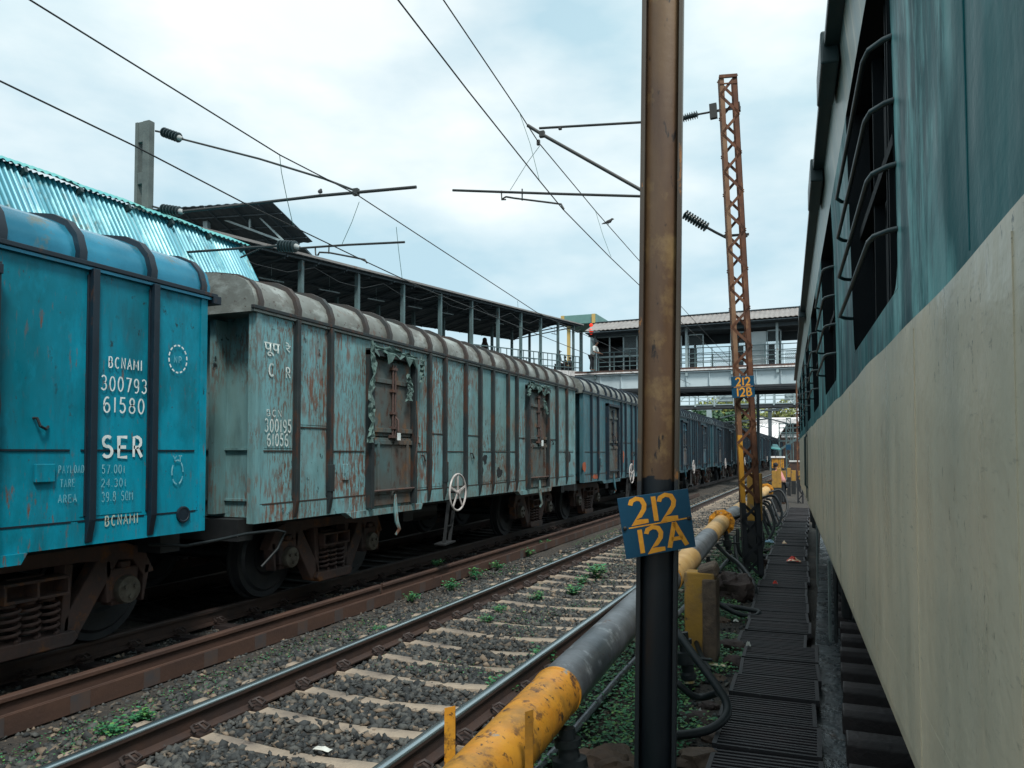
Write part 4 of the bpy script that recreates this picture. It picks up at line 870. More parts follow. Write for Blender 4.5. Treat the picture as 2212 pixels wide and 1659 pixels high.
hose([at(1497,1330,D=8.2), at(1500,1370,D=7.9), at(1512,1410,D=7.4), at(1535,1450,D=7.0)], 'black hose dropping from the valve in front of the broken yellow pier', .024)
hose([at(1587,1160,D=15), at(1590,1195,D=14), at(1600,1235,D=13), at(1625,1262,D=12.2)], 'hose hanging beside the left leg of the lattice mast', .03)
r2 = random.Random(4)
for i in range(11):
    yb = 15.5+i*1.15; c = pp(min(yb, 27)); x0 = c.x+.16; xr = x0+r2.uniform(.45,.8); d = r2.uniform(.6,1.6)
    hose([(x0,yb,.35),(x0+.15,yb-.1*d,.3),(x0+.3,yb-.3*d,-.05),(x0+.42,yb-.5*d,-.27),(xr,yb-.75*d,-.29),(xr+.06,yb-1.0*d,-.28),(xr-.12,yb-1.1*d,-.28)] if i % 3 else [(x0,yb,.5),(x0+.35,yb+.1,.55),(x0+.55,yb-.1,.1),(x0+.4,yb-.4,-.25),(x0+.15,yb-.5,-.1),(x0+.1,yb-.3,.3)],
         ordn(i)+' of the tangled black hoses beyond the lattice mast, counted from the camera', .034)
# ------------------------------------------------------------------ foreground mast with its number plate
def tilt_frame(B, T): return (T-B).normalized()
B = at(1416,1659,D=4.62); T = at(1433,0,D=4.62); ax = (T-B).normalized(); T2 = T+ax*1.6; B2 = B-ax*((B.z+.42)/ax.z)
mast = thing('steel_mast', 'tall brown steel mast with black foot in the foreground', 'mast', tuple(B2))
xa = Vector((1,.10,0)).normalized(); ya = ax.cross(xa).normalized(); xa = ya.cross(ax)
def hsec(a0, a1, b0, b1, name, m_, bev=.003):
    A = [B2+xa*a+ya*b for a, b in ((a0,b0),(a1,b0),(a1,b1),(a0,b1))]; A2 = [p+(T2-B2) for p in A]
    return build(name, MB().add(A+A2, [(0,1,2,3),(7,6,5,4),(0,4,5,1),(1,5,6,2),(2,6,7,3),(3,7,4,0)]), m_, mast, bevel=bev)
n_ = 12; rows = []
for e_ in (B2, T2): rows.append([e_+xa*(-.096+.192*i/n_)+ya*(-.0-.034*math.cos((i/n_-.5)*math.pi)**.8-.004 if 0 < i < n_ else -.004) for i in range(n_+1)])
build('web', MB().sheet(rows, tuple(ya*.012)), mt['col'], mast, smooth=60); hsec(-.122,-.0965,-.05,.05,'flange',mt['colgrey']); hsec(.0965,.120,-.05,.05,'flange',mt['colgrey'])
mast2 = mast
build('plate_clamp', MB().obox(at(1425,1128,D=4.58), xa*.15, ya*.004, ax*.02), mt['black'], mast)
GL = {'2': [[(.04,.76),(.14,.92),(.42,1.),(.72,.93),(.84,.72),(.78,.52),(.5,.27),(.1,.035),(.96,.035)]], '1': [[(.5,0),(.5,1)]],
      'A': [[(.05,0),(.46,1.0)],[(.44,1.0),(.97,0)],[(.2,.33),(.8,.33)]], 'B': [[(.1,0),(.1,1),(.55,.98),(.82,.84),(.78,.62),(.5,.53),(.12,.53)],[(.5,.53),(.9,.42),(.93,.16),(.6,.02),(.1,.0)]]}
def strokes(m, fn, ch, u0, u1, v0, v1, wd):
    for pl in GL[ch]:
        P = [Vector((u0+(u1-u0)*a, v0+(v1-v0)*b)) for a, b in pl]; rows = []
        for i, p_ in enumerate(P):
            t_ = (P[min(i+1, len(P)-1)]-P[max(i-1, 0)]); t_.normalize(); n_ = Vector((-t_.y, t_.x))*wd/2
            if 0 < i < len(P)-1:
                d1 = (P[i]-P[i-1]).normalized(); n1 = Vector((-d1.y, d1.x)); c_ = max(.55, n_.normalized().dot(n1)); n_ = n_/c_
            rows.append([fn(*(p_+n_)), fn(*(p_-n_))])
        m.grid(rows)
def number_plate(C4, rows_, lab, holder, bar, th=.004):     # C4: TL TR BR BL
    TL, TR, BR, BL = C4; nrm = (TR-TL).cross(BL-TL).normalized(); nrm = nrm if nrm.y < 0 else -nrm
    t = thing('number_plate', lab, 'sign', tuple((TL+BR)/2))
    m = MB().add([TL,TR,BR,BL]+[p_-nrm*th for p_ in (TL,TR,BR,BL)], [(0,1,2,3),(7,6,5,4),(0,4,5,1),(1,5,6,2),(2,6,7,3),(3,7,4,0)])
    build('plate', m, mt['sign'], t, bevel=.0012)
    asp = (TR-TL).length/(BL-TL).length
    def fn(u, v):
        a = TL.lerp(TR, u); b = BL.lerp(BR, u); return b.lerp(a, v)+nrm*.0016
    m = MB()
    for ch, u0, u1, v0, v1 in rows_: strokes(m, fn, ch, u0, u1, v0, v1, .066)
    u0, u1, va, vb = bar; m.add([fn(u0,va-.011), fn(u1,vb-.011), fn(u1,vb+.011), fn(u0,va+.011)], [(0,1,2,3)])
    build('numerals', m, mt['signy'], t)
    m = MB()
    for u in (.045, .955): m.lathe([(0,.012),(.008,.012),(.012,.006)], fn(u, .5), nrm, 10)
    build_split('bolt', m, mt['black'], t)
    return t
C4 = [at(1333,1077,D=4.5), at(1486,1055,D=4.5), at(1503,1181,D=4.5), at(1353,1208,D=4.5)]
number_plate(C4, [('2',.155,.40,.55,.955),('1',.40,.60,.54,.95),('2',.56,.82,.53,.95),('1',.15,.34,.05,.44),('2',.32,.58,.05,.45),('A',.62,.89,.06,.47)],
             'tilted blue plate reading 212 over 12A on the foreground mast', None, (.10,.93,.49,.505))
# ------------------------------------------------------------------ rusty lattice mast
Bm = at(1628,1235,D=12.67); Tm = at(1571,168,D=12.67); Bm.z -= .1
lm = thing('lattice_mast', 'rusty lattice mast with painted yellow and black foot and blue plate 212 12B', 'mast', tuple(Bm))
ax = (Tm-Bm).normalized(); xa = Vector((math.cos(TH), math.sin(TH), 0)); xa = (Vector((.97,.22,0))).normalized(); ya = ax.cross(xa).normalized(); H = (Tm-Bm).length
def lp(h, i, j): return Bm+ax*h+xa*(i*(.155-.012*h/H))+ya*(j*.11)
for i, j in ((-1,-1),(1,-1),(1,1),(-1,1)):
    m = MB().bar(lp(0,i,j), lp(H,i,j), .012, .06, up=ya); m.bar(lp(0,i,j)-xa*i*.0-ya*j*.024, lp(H,i,j)-ya*j*.024, .055, .010, up=ya)
    m = MB(); c0, c1_ = lp(0,i,j), lp(H,i,j)
    m.bar(c0, c1_, .010, .055, up=xa); m.bar(c0-xa*i*.024+ya*j*.0, c1_-xa*i*.024, .046, .010, up=xa)
    m = MB(); d = (c1_-c0)
    for aa, bb in (((0,0),(.075,.010)), ((0,0),(.010,.07))):
        pa = [c0-xa*i*aa_-ya*j*bb_ for aa_, bb_ in ((0,0),(bb[0],0),(bb[0],bb[1]),(0,bb[1]))]; pb = [p_+d for p_ in pa]
        m.add(pa+pb, [(0,1,2,3),(7,6,5,4),(0,4,5,1),(1,5,6,2),(2,6,7,3),(3,7,4,0)])
    build('leg', m, mt['latticeY'] if (i, j) == (-1,-1) else mt['lattice'], lm)
m = MB(); n = 26; st = H/n
for f_ in range(2):
    j = -1 if f_ == 0 else 1
    for q in range(n):
        s_ = 1 if (q+f_) % 2 else -1
        m.bar(lp(q*st,-s_,j)+ya*(-j*.004), lp((q+1)*st,s_,j)+ya*(-j*.004), .045, .008, up=ya)
build('lacing', m, mt['lattice'], lm)
m = MB()
for q in range(n):
    for i in (-1, 1):
        s_ = 1 if (q+i) % 2 else -1; m.bar(lp(q*st,i,-s_)-xa*i*.004, lp((q+1)*st,i,s_)-xa*i*.004, .008, .03, up=ya)
m.bar(lp(H-.02,-1,-1), lp(H-.02,1,-1), .05, .04, up=ya); m.bar(lp(H-.14,-1,-1), lp(H-.14,1,-1), .02, .02, up=ya)
build('side_lacing', m, mt['lattice'], lm)
C4 = [at(1580,814,D=12.4), at(1629,811,D=12.4), at(1631,856,D=12.4), at(1582,859,D=12.4)]
C4 = [at(1579,814,D=12.42), at(1628.5,811,D=12.42), at(1631,857,D=12.42), at(1582,860,D=12.42)]
number_plate(C4, [('2',.19,.42,.57,.93),('1',.41,.61,.57,.93),('2',.6,.83,.57,.93),('1',.16,.34,.07,.44),('2',.34,.58,.07,.44),('B',.64,.86,.07,.44)],
             'small blue plate reading 212 over 12B on the rusty lattice mast', None, (.1,.95,.50,.51), .006)
build('painted_code', MB().add([(0,0,0),(.001,0,0),(0,0,.001)], [(0,1,2)]), mt['signy'], lm, local=True) if False else None
# ------------------------------------------------------------------ overhead line: cantilevers and wires
def insul(m, a, b, r=.07, n=7):
    a, b = Vector(a), Vector(b); L = (b-a).length; pr = [(0,.03)]
    for i in range(n):
        h = L*(i+.5)/n; pr += [(h-L*.35/n,.038),(h-L*.1/n,r),(h+L*.1/n,r),(h+L*.3/n,.038)]
    pr.append((L,.03)); m.lathe(pr, a, b-a, 14)
YM = 13.3
def A(x, y): return at(x, y, Y=YM)
cant = thing('cantilever_arm', 'dark bracket arm reaching left from the rusty lattice mast over the empty track', 'cantilever', tuple(A(1560,240)))
build('stay_tube', MB().tube([A(1165,277), A(1250,272), A(1388,264), A(1462,258)], .022, 10), mt['tubeK'], cant, smooth=50)
build('bracket_tube', MB().tube([A(1140,271), A(1172,291), A(1380,408), A(1470,462)], .032, 12), mt['tubeK'], cant, smooth=50)
build('registration_tube', MB().tube([A(978,411), A(1180,418), A(1385,424), A(1420,430)], .024, 10), mt['tubeK'], cant, smooth=50)
build_split('steady_arm', MB().tube([A(1085,430), A(1093,425), A(1110,428), A(1190,438), A(1212,441), A(1218,452)], .018, 8).tube([A(1083,412), A(1084,432), A(1093,431)], .014, 8).tube([A(1128,408), A(1128,433)], .014, 8), mt['tubeK'], cant, smooth=50)
m = MB(); insul(m, A(1474,256), A(1508,247)); build('insulator', m, mt['insul'], cant, smooth=30)
m = MB(); insul(m, A(1478,462), A(1528,492), .085, 9); build('insulator', m, mt['insul'], cant, smooth=30)
build_split('mounting', MB().tube([A(1508,247), A(1530,243), A(1552,238)], .018, 8).bar(A(1540,225), A(1542,256), .08, .12).bar(A(1545,240), A(1600,232), .02, .04).bar(A(1594,222), A(1596,240), .08, .06).tube([A(1528,492), A(1548,503), A(1570,514)], .022, 8).bar(A(1562,510), A(1618,506), .02, .04).bar(A(1606,500), A(1612,512), .06, .05), mt['tubeK'], cant, smooth=40)
build_split('clamp', MB().obox(A(1171,290), (.05,0,0), (0,.04,0), (0,0,.06)).obox(A(1163,308), (.03,0,0), (0,.03,0), (0,0,.05)).obox(A(1210,277), (.03,0,0), (0,.03,0), (0,0,.03)), mt['tubeK'], cant, bevel=.01)
YF = 11.5
def Fp(x, y): return at(x, y, Y=YF)
a = Fp(298, 268); b = Fp(336, 268); zt = a.z
cm = thing('concrete_mast', 'pale concrete mast with rectangular holes behind the turquoise sheeting', 'mast', ((a.x+b.x)/2, YF, -.42))
m = MB(); wq = b.x-a.x; xl = a.x
wq *= .80
m.box(xl, xl+wq*.2, YF-.07, YF+.07, -.42, zt-.0); m.box(xl+wq*.55, xl+wq, YF-.07, YF+.07, -.42, zt)
z = zt
for k_ in range(16):
    z1 = z-(.42 if k_ == 0 else .24); m.box(xl+wq*.2+.001, xl+wq*.55-.001, YF-.06, YF+.06, max(z1, -.4), z-.002); z = z1-.62
    if z < -.3: break
build('shaft', m, mt['concmast'], cm, bevel=.008)
ca2 = thing('cantilever_arm', 'dark bracket arm reaching right from the pale concrete mast over the goods wagons', 'cantilever', tuple(Fp(345, 285)))
build('stay_tube', MB().tube([Fp(392,300), Fp(560,343), Fp(700,386), Fp(770,413)], .020, 10), mt['tubeK'], ca2, smooth=50)
build('bracket_tube', MB().tube([Fp(395,457), Fp(520,443), Fp(690,423), Fp(899,404)], .028, 12), mt['tubeK'], ca2, smooth=50)
build('registration_tube', MB().tube([Fp(648,536), Fp(750,529), Fp(874,523)], .020, 10), mt['tubeK'], ca2, smooth=50)
build_split('steady_arm', MB().tube([Fp(687,551), Fp(690,545), Fp(712,546), Fp(765,556), Fp(788,561), Fp(793,568)], .016, 8).tube([Fp(681,535), Fp(682,551), Fp(688,551)], .014, 8).tube([Fp(711,528), Fp(710,548)], .012, 8), mt['tubeK'], ca2, smooth=50)
for p0, p1, r_ in (((352,285),(388,298),.10), ((350,451),(390,457),.10), ((603,531),(640,533),.11)):
    m = MB(); insul(m, Fp(*p0), Fp(*p1), r_, 6); build('insulator', m, mt['insul'], ca2, smooth=30)
    q0, q1 = Fp(*p1), Fp(p1[0]+14, p1[1]+4); build('insulator_cap', MB().lathe([(-.05,.05),(0,.055),(.08,.03)], q0, q1-q0, 12), mt['insulw'], ca2, smooth=40)
build_split('mounting', MB().tube([Fp(336,283), Fp(352,286)], .02, 8).tube([Fp(330,446), Fp(352,452)], .02, 8).tube([Fp(603,531), Fp(570,533), Fp(400,545), Fp(330,552)], .025, 8).tube([Fp(572,533), Fp(520,556)], .018, 8).obox(Fp(769,415), (.05,0,0),(0,.04,0),(0,0,.06)), mt['tubeK'], ca2, smooth=40)
def wire(pts, lab, r=.009, cat='wire', name='contact_wire', ext=(-12, 60), zf=None):
    P = list(pts); d0 = (P[1]-P[0]); d1 = (P[-1]-P[-2])
    P = [P[0]+d0*((ext[0]-P[0].y)/d0.y)]+P+[Vector((P[-1].x, ext[1], zf if zf else P[-1].z))]
    return tag(build(name, MB().tube(P, r, 8), mt['wire'], smooth=60), lab, cat, group='overhead line wires')
X1 = -7.3
wire([at(65,0,X=X1), at(605,335,X=X1), at(770,420,X=X1), at(900,505,X=X1), at(1160,675,X=X1)], 'upper overhead wire above the goods wagons, starting at the top left corner', .010, name='catenary_wire', zf=5.95)
wire([at(0,175,X=X1), at(290,315,X=X1), at(530,440,X=X1), at(790,565,X=X1), at(912,622,X=X1)], 'lower overhead wire above the goods wagons, entering at the left edge', .010, zf=5.2)
X2, X3 = A(1215,450).x, A(1165,300).x
wire([at(860,0,X=X2), at(1010,195,X=X2), at(1165,390,X=X2), at(1216,452,X=X2), at(1318,556,X=X2), at(1380,615,X=X2)], 'left one of the two steep wires over the empty track', .010, zf=6.3)
wire([at(958,0,X=X3), at(1120,240,X=X3), at(1165,310,X=X3), at(1290,460,X=X3), at(1380,562,X=X3)], 'right one of the two steep wires over the empty track, with a bird on it', .010, name='catenary_wire', zf=6.8)
def drop(pts, lab):
    return tag(build('dropper', MB().tube(pts, .005, 6), mt['dropper']), lab, 'wire', group='droppers of the overhead line')
drop([at(604,335,X=X1), at(608,372,X=X1), at(620,430,X=X1), at(633,486,X=X1)], 'thin green dropper left of the bracket arm over the goods wagons')
drop([Fp(776,436), Fp(760,480), Fp(739,527)], 'slanting green dropper hanging from the end of the bracket arm over the goods wagons')
drop([at(856,490,X=X1), at(861,540,X=X1), at(869,604,X=X1)], 'thin green dropper right of the bracket arm over the goods wagons')
drop([at(1121,240,X=X3), at(1145,310,X=(X2+X3)/2), at(1165,389,X=X2)], 'green dropper above the pivot of the bracket arm over the empty track')
drop([A(1166,315), A(1140,350), A(1102,411)], 'slanting green dropper down to the horizontal tube over the empty track')
drop([at(1286,455,X=X3), at(1303,510,X=(X2+X3)/2), at(1320,555,X=X2)], 'short green dropper near the bird, left of the foreground mast')
drop([at(1118,650,X=X1), at(1119,663,X=X1)], 'tiny far dropper above the roofed ramp')
# ------------------------------------------------------------------ birds
def bird(c, s, yaw, lab):
    t = thing('bird', lab, 'bird', tuple(c)); c = Vector(c); d = Vector((math.cos(yaw), math.sin(yaw), 0)); u = Vector((0,0,1)); sd_ = d.cross(u)
    P = [c-d*.19*s+u*.0*s, c-d*.1*s+u*.03*s, c-d*.03*s+u*.06*s, c+d*.05*s+u*.09*s, c+d*.09*s+u*.13*s, c+d*.115*s+u*.155*s, c+d*.15*s+u*.155*s, c+d*.175*s+u*.15*s]
    m = MB().tube(P, [.012*s,.02*s,.045*s,.052*s,.035*s,.03*s,.018*s,.003*s], 10)
    for k_ in (-1, 1):
        m.tube([c+sd_*.015*k_*s+u*.03*s, c+sd_*.015*k_*s-u*.02*s], .005*s, 5)
        m.slab([c-d*.16*s+sd_*.02*k_*s+u*.03*s, c+d*.05*s+sd_*.055*k_*s+u*.09*s, c+d*.05*s+sd_*.045*k_*s+u*.05*s, c-d*.12*s+sd_*.02*k_*s+u*.01*s], .008*s)
    build('body', m, mt['bird'], t, smooth=60)
bird(at(1314,486,X=X3)+Vector((0,0,.02)), .85, .5, 'dark bird perched on the steep wire left of the foreground mast')
bird(Fp(691,420)+Vector((0,0,.0)), .75, 2.0, 'dark bird sitting on the bracket arm over the goods wagons')
# ------------------------------------------------------------------ turquoise sheeted shed behind the wagons
shed = thing('sheet_metal_shed', 'shed clad in turquoise corrugated sheets rising behind the blue wagon', 'shed', (-12, 8, -.42))
XR = -12.0; ye = 13.5; zr = 6.40
def corr_rows(y0, y1, P0, P1, amp, pitch, tall=None, seed=0):
    n = int((y1-y0)/pitch*6); rows = []
    P0, P1 = Vector(P0), Vector(P1); dn = (P1-P0); nn = Vector((0,1,0)).cross(dn).normalized(); nn = nn if nn.z > 0 else -nn
    for i in range(n+1):
        y = y0+(y1-y0)*i/n; a = amp*math.sin(2*math.pi*(y-y0)/pitch)
        if tall and abs(((y-y0)/tall) % 1-.0) < .05: a = amp*2.6
        rows.append([P0+Vector((0, y, 0))+nn*a, P0+dn*.5+Vector((0, y, 0))+nn*a, P1+Vector((0, y, 0))+nn*a])
    return rows, nn
yy = ye; k_ = 0
while yy > 0:
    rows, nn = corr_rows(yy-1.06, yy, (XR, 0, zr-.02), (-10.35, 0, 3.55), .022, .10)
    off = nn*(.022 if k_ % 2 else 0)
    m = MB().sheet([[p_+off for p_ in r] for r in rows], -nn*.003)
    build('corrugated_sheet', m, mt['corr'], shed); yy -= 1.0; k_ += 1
yy = ye+.1; k_ = 0
while yy > 0:
    rows, nn = corr_rows(yy-1.5, yy, (XR-.45, 0, zr+.16), (XR+.16, 0, zr-.10), .016, .13)
    m = MB().sheet([[p_+Vector((0,0,.05+.04*((i/len(rows))))) for p_ in r] for i, r in enumerate(rows)], (0,0,-.004))
    build('ridge_sheet', m, mt['corrg'], shed); yy -= 1.42; k_ += 1
m = MB()
for q in range(13):
    for f_ in (.06, .42, .8):
        p_ = Vector((XR, ye-.15-q*1.0, zr)).lerp(Vector((-10.35, ye-.15-q*1.0, 3.55)), f_); m.obox(p_+Vector((.05,0,.04)), (.05,0,.03), (0,.03,0), (-.02,0,.04))
build_split('fixing_clip', m, mt['barK'], shed)
build('wall', MB().box(-14.5, -10.4, .0, ye-.1, -.42, 3.5), mt['steelg'], shed)
m = MB().prism([(-12.4,zr+.1),(-14.6,5.2),(-14.6,3.5),(-10.5,3.5),(-12.05,zr-.1)], (0,ye-.12,0), (1,0,0), (0,0,1), (0,.03,0)); build('gable_end', m, mt['under'], shed)
m = MB().slab([(-14.8,0,5.1),(-12.3,0,zr+.06),(-12.3,ye,zr+.06),(-14.8,ye,5.1)], .03); build('rear_roof', m, mt['corrg'], shed)
# ------------------------------------------------------------------ raised gabled canopy behind the shed
cg = thing('gabled_canopy', 'dark raised canopy with white trusses behind the shed, seen from below', 'canopy', (-24.5, 27, -.42))
Y0 = 26.; Pa, Pb = at(345,447,Y=Y0), at(585,434,Y=Y0); Pc = at(675,522,Y=28.75); Pd = Vector((Pa.x-1, 28.75, Pc.z+.4))
Pa.x -= 1
rows = []
for i in range(61):
    u = i/60; a = Pa.lerp(Pb, u); d = Pd.lerp(Pc, u); bz = .02*math.sin(i*1.6); rows.append([a+Vector((0,0,bz)), a.lerp(d,.5)+Vector((0,0,bz)), d+Vector((0,0,bz))])
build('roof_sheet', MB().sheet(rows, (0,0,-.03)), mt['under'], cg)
# ridge cap and near slope, then white truss, purlins, columns
m = MB()
for u in (.1,.3,.5,.7,.9): m.bar(Pa.lerp(Pb,u)-Vector((0,0,.08)), Pd.lerp(Pc,u)-Vector((0,0,.08)), .06, .1)
for v in (.25,.55,.85): m.bar(Pa.lerp(Pd,v)-Vector((0,0,.07)), Pb.lerp(Pc,v)-Vector((0,0,.07)), .05, .05)
build_split('purlin', m, mt['under'], cg)
def G(x, y, Y=27.0): return at(x, y, Y=Y)
m = MB().bar(G(445,460), G(610,521), .09, .09).bar(G(460,460), G(520,455), .07, .07).bar(G(540,458), G(540,497), .07, .08).bar(G(546,455), G(612,520), .07, .07)
build('truss', m, mt['steelw'], cg)
for x, ytop in ((447,456), (619,535)):
    p_ = G(x, ytop); build('column', MB().box(p_.x-.13, p_.x+.13, p_.y-.1, p_.y+.1, -.42, p_.z), mt['steelw'], cg)
m = MB().box(G(447,456).x-.25, G(447,456).x+.2, 26.9, 27.1, G(447,456).z-.35, G(447,456).z-.0); build('bracket', m, mt['steelw'], cg)
qa, qb = at(420,520,Y=30), at(620,552,Y=30)
build('lower_ceiling', MB().slab([(Pa.x,28.6,Pd.z-.2),(Pc.x-.3,28.6,Pc.z-.25),(Pc.x-1.2,33,Pc.z-1.2),(Pa.x,33,Pd.z-1.4)], .1), mt['under'], cg)
# ------------------------------------------------------------------ roofed ramp along the tracks
def ez(y): return 7.55+(y-17.5)*.0815
def dz(y): return ez(y)-3.05
ramp = thing('covered_ramp', 'long dark-roofed pedestrian ramp climbing behind the goods train to the footbridge', 'ramp', (-16, 30, -.42))
RY0, RY1 = 14.5, 47.5
rows = []
nn_ = 330
for i in range(nn_+1):
    y = RY0+(RY1-RY0)*i/nn_; b_ = .012*math.sin(i*2.2); rows.append([(-14.3, y, ez(y)+b_), (-16.2, y, ez(y)+.22+b_), (-19.2, y, ez(y)-.62+b_)])
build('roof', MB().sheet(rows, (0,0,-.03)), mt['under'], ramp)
m = MB()
for y in np.arange(RY0+.6, RY1, 1.5): m.bar((-14.4,y,ez(y)-.1),(-16.2,y,ez(y)+.12),.06,.08); m.bar((-16.2,y,ez(y)+.12),(-19.1,y,ez(y)-.7),.06,.08); m.bar((-14.5,y,ez(y)-.15),(-18.8,y,ez(y)-.72),.05,.06)
for x, dzz in ((-14.45,-.07),(-15.2,.02),(-17.2,-.14),(-19.1,-.68)): m.bar((x,RY0,ez(RY0)+dzz),(x,RY1,ez(RY1)+dzz),.06,.06)
build('rafters', m, mt['under'], ramp)
build('eave_edge', MB().bar((-14.28,RY0,ez(RY0)+.02),(-14.28,RY1,ez(RY1)+.02),.03,.07), mt['corrw'], ramp)
for i, y in enumerate(np.arange(15.9, 47, 3.02)):
    for x in (-14.55, -17.5):
        build('post', MB().box(x-.07, x+.07, y-.06, y+.06, dz(y)-.2, ez(y)-(.1 if x > -16 else .3)), mt['steelg'], ramp)
build('deck', MB().slab([(-14.4,RY0,dz(RY0)),(-14.4,RY1,dz(RY1)),(-17.7,RY1,dz(RY1)),(-17.7,RY0,dz(RY0))], .25), mt['darkbeam'], ramp)
build('fascia', MB().slab([(-14.36,RY0,dz(RY0)+.06),(-14.36,RY1,dz(RY1)+.06),(-14.39,RY1,dz(RY1)+.06),(-14.39,RY0,dz(RY0)+.06)], .34), mt['fascia'], ramp)
for x in (-14.5, -17.55):
    m = MB()
    for h in (.28, .62, 1.0): m.bar((x,RY0,dz(RY0)+h),(x,RY1,dz(RY1)+h),.045,.05)
    for y in np.arange(RY0, RY1, .76): m.bar((x,y,dz(y)),(x,y,dz(y)+1.0),.035,.035)
    build('railing', m, mt['steelg'], ramp)
m = MB()
for y in (18, 26, 34, 42): m.box(-16.3,-15.7,y-.3,y+.3,-.42,dz(y)-.2); m.box(-17.6,-14.5,y-.2,y+.2,dz(y)-.55,dz(y)-.22)
build_split('pier', m, mt['darkbeam'], ramp)
# ------------------------------------------------------------------ footbridge across the tracks
fb = thing('footbridge', 'roofed footbridge with silver girders crossing all the tracks', 'footbridge', (-4, 47.5, -.42))
XL, XRr = -14.9, 16.0; YB = 46.
m = MB().box(XL, XRr, YB, YB+.04, 5.66, 6.56)
for x in np.arange(XL+.8, XRr, 1.32): m.box(x, x+.03, YB-.12, YB-.001, 5.70, 6.52)
m.box(XL, XRr, YB-.15, YB+.1, 6.50, 6.56)
for x in (-3.75,-3.6): [m.lathe([(0,.022),(.02,.022)], (x, YB-.001, z), (0,-1,0), 6) for z in (5.9,6.1,6.3)]
build('girder', m, mt['girder'], fb)
build('girder', MB().box(XL, XRr, YB+3.2, YB+3.26, 5.66, 6.56), mt['girder'], fb)
m = MB().box(XL+2.5, XRr, YB-.16, YB+.3, 5.34, 5.655); m.box(XL+2.5, XRr, YB+2.9, YB+3.3, 5.34, 5.655)
for z in (5.42,5.52): m.box(XL+2.5, XRr, YB-.2, YB-.165, z, z+.03)
for x in np.arange(XL+3, XRr, 2.6): m.box(x, x+.2, YB+.3, YB+2.9, 5.4, 5.6)
build('bottom_flange', m, mt['darkbeam'], fb)
build('deck', MB().box(XL, XRr, YB-.2, YB+3.4, 6.57, 6.80), mt['bogie'], fb)
build('deck_edge', MB().box(XL, XRr, YB-.24, YB-.205, 6.60, 6.68), mt['fascia'], fb)
rows = []; n = 430
for i in range(n+1):
    x = XL+1.4+(XRr-XL-1.4)*i/n; b_ = .02*math.sin(i*1.57); rise = 0.012*(x-XL)
    rows.append([(x, YB-.9, 9.20+rise+b_), (x, YB+1.5, 10.05+rise+b_)])
build('roof', MB().sheet(rows, (0,0,-.025)), mt['corrw'], fb)
rows2 = [[(r[0][0], YB+1.5, r[1][2]), (r[0][0], YB+4.2, 9.15+.012*(r[0][0]-XL))] for r in rows]
build('rear_roof', MB().sheet(rows2, (0,0,-.025)), mt['under'], fb)
build('ridge_cap', MB().bar((XL+1.4,YB+1.5,10.10),(XRr,YB+1.5,10.10+.37),.3,.04), mt['under'], fb)
m = MB().slab([(XL+1.4,YB-.85,9.12),(XRr,YB-.85,9.49),(XRr,YB+4.15,9.42),(XL+1.4,YB+4.15,9.05)], .05)
m.box(XL+1.4, XRr, YB+3.1, YB+3.2, 8.55, 9.1); m.box(XL+1.4, XRr, YB-.1, YB-.02, 8.95, 9.15)
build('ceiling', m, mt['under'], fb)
for px in (1286, 1483, 1581, 1679): 
    x = at(px, 750, Y=YB-.1).x; build('post', MB().box(x-.07, x+.07, YB-.17, YB-.05, 6.3, 9.15), mt['steelw'] if px > 1400 else mt['steelg'], fb)
    build('post', MB().box(x-.07, x+.07, YB+3.15, YB+3.25, 6.8, 9.1), mt['under'], fb)
m = MB()
for z in (7.05, 7.32, 7.60, 7.92): m.box(XL+2, XRr, YB-.03, YB+.02, z, z+.045)
for x in np.arange(XL+2, XRr, .98): m.box(x, x+.045, YB-.04, YB+.03, 6.8, 7.95)
build('railing', m, mt['steelg'], fb)
m = MB()
for z in (7.1, 7.5, 7.9): m.box(XL+2, XRr, YB+3.1, YB+3.14, z, z+.04)
for x in np.arange(XL+2, XRr, 1.3): m.box(x, x+.04, YB+3.1, YB+3.14, 6.8, 7.95)
build('railing', m, mt['steelg'], fb)
def bx(px): return at(px, 750, Y=YB+.2).x
def wiremesh(m, x0, x1, z0, z1, Y, s=.09, w_=.012):
    n1 = int((x1-x0+z1-z0)/s)
    for i in range(n1):
        t0 = i*s
        a = (x0+max(0,t0-(z1-z0)), z0+min(t0, z1-z0)); b = (x0+min(t0,x1-x0), z0+max(0,t0-(x1-x0)))
        if abs(a[0]-b[0]) > .02:
            m.bar((a[0],Y,a[1]),(b[0],Y,b[1]),w_,.006,up=(0,1,0)); m.bar((x0+x1-a[0],Y+.01,a[1]),(x0+x1-b[0],Y+.01,b[1]),w_,.006,up=(0,1,0))
for px0, px1 in ((1462,1473),(1621,1655)):
    build('infill_panel', MB().box(bx(px0), bx(px1), YB+.2, YB+.23, 6.85, 8.75), mt['panel'], fb)
for px0, px1 in ((1486,1520),(1588,1620),(1656,1688)):
    x0, x1 = bx(px0), bx(px1); m = MB()
    for a, b, c_, d in ((x0,x0+.06,6.85,8.8),(x1-.06,x1,6.85,8.8),(x0,x1,8.74,8.8)): m.box(a,b,YB+.2,YB+.26,c_,d)
    f_ = build('door_frame', m, mt['steelw'], fb); m = MB(); wiremesh(m, x0+.06, x1-.06, 6.9, 8.74, YB+.23); build('wire_mesh', m, mt['mesh'], f_)
    build('dark_leaf', MB().box(x0+.08, x0+(x1-x0)*.55, YB+.3, YB+.33, 6.85, 8.0), mt['glassd'], f_)
m = MB()
wiremesh(m, bx(1520), bx(1580), 6.85, 7.9, YB+3.05, .11, .014); wiremesh(m, bx(1690), bx(1735), 6.85, 7.9, YB+3.05, .11, .014)
build('wire_mesh', m, mt['mesh'], fb)
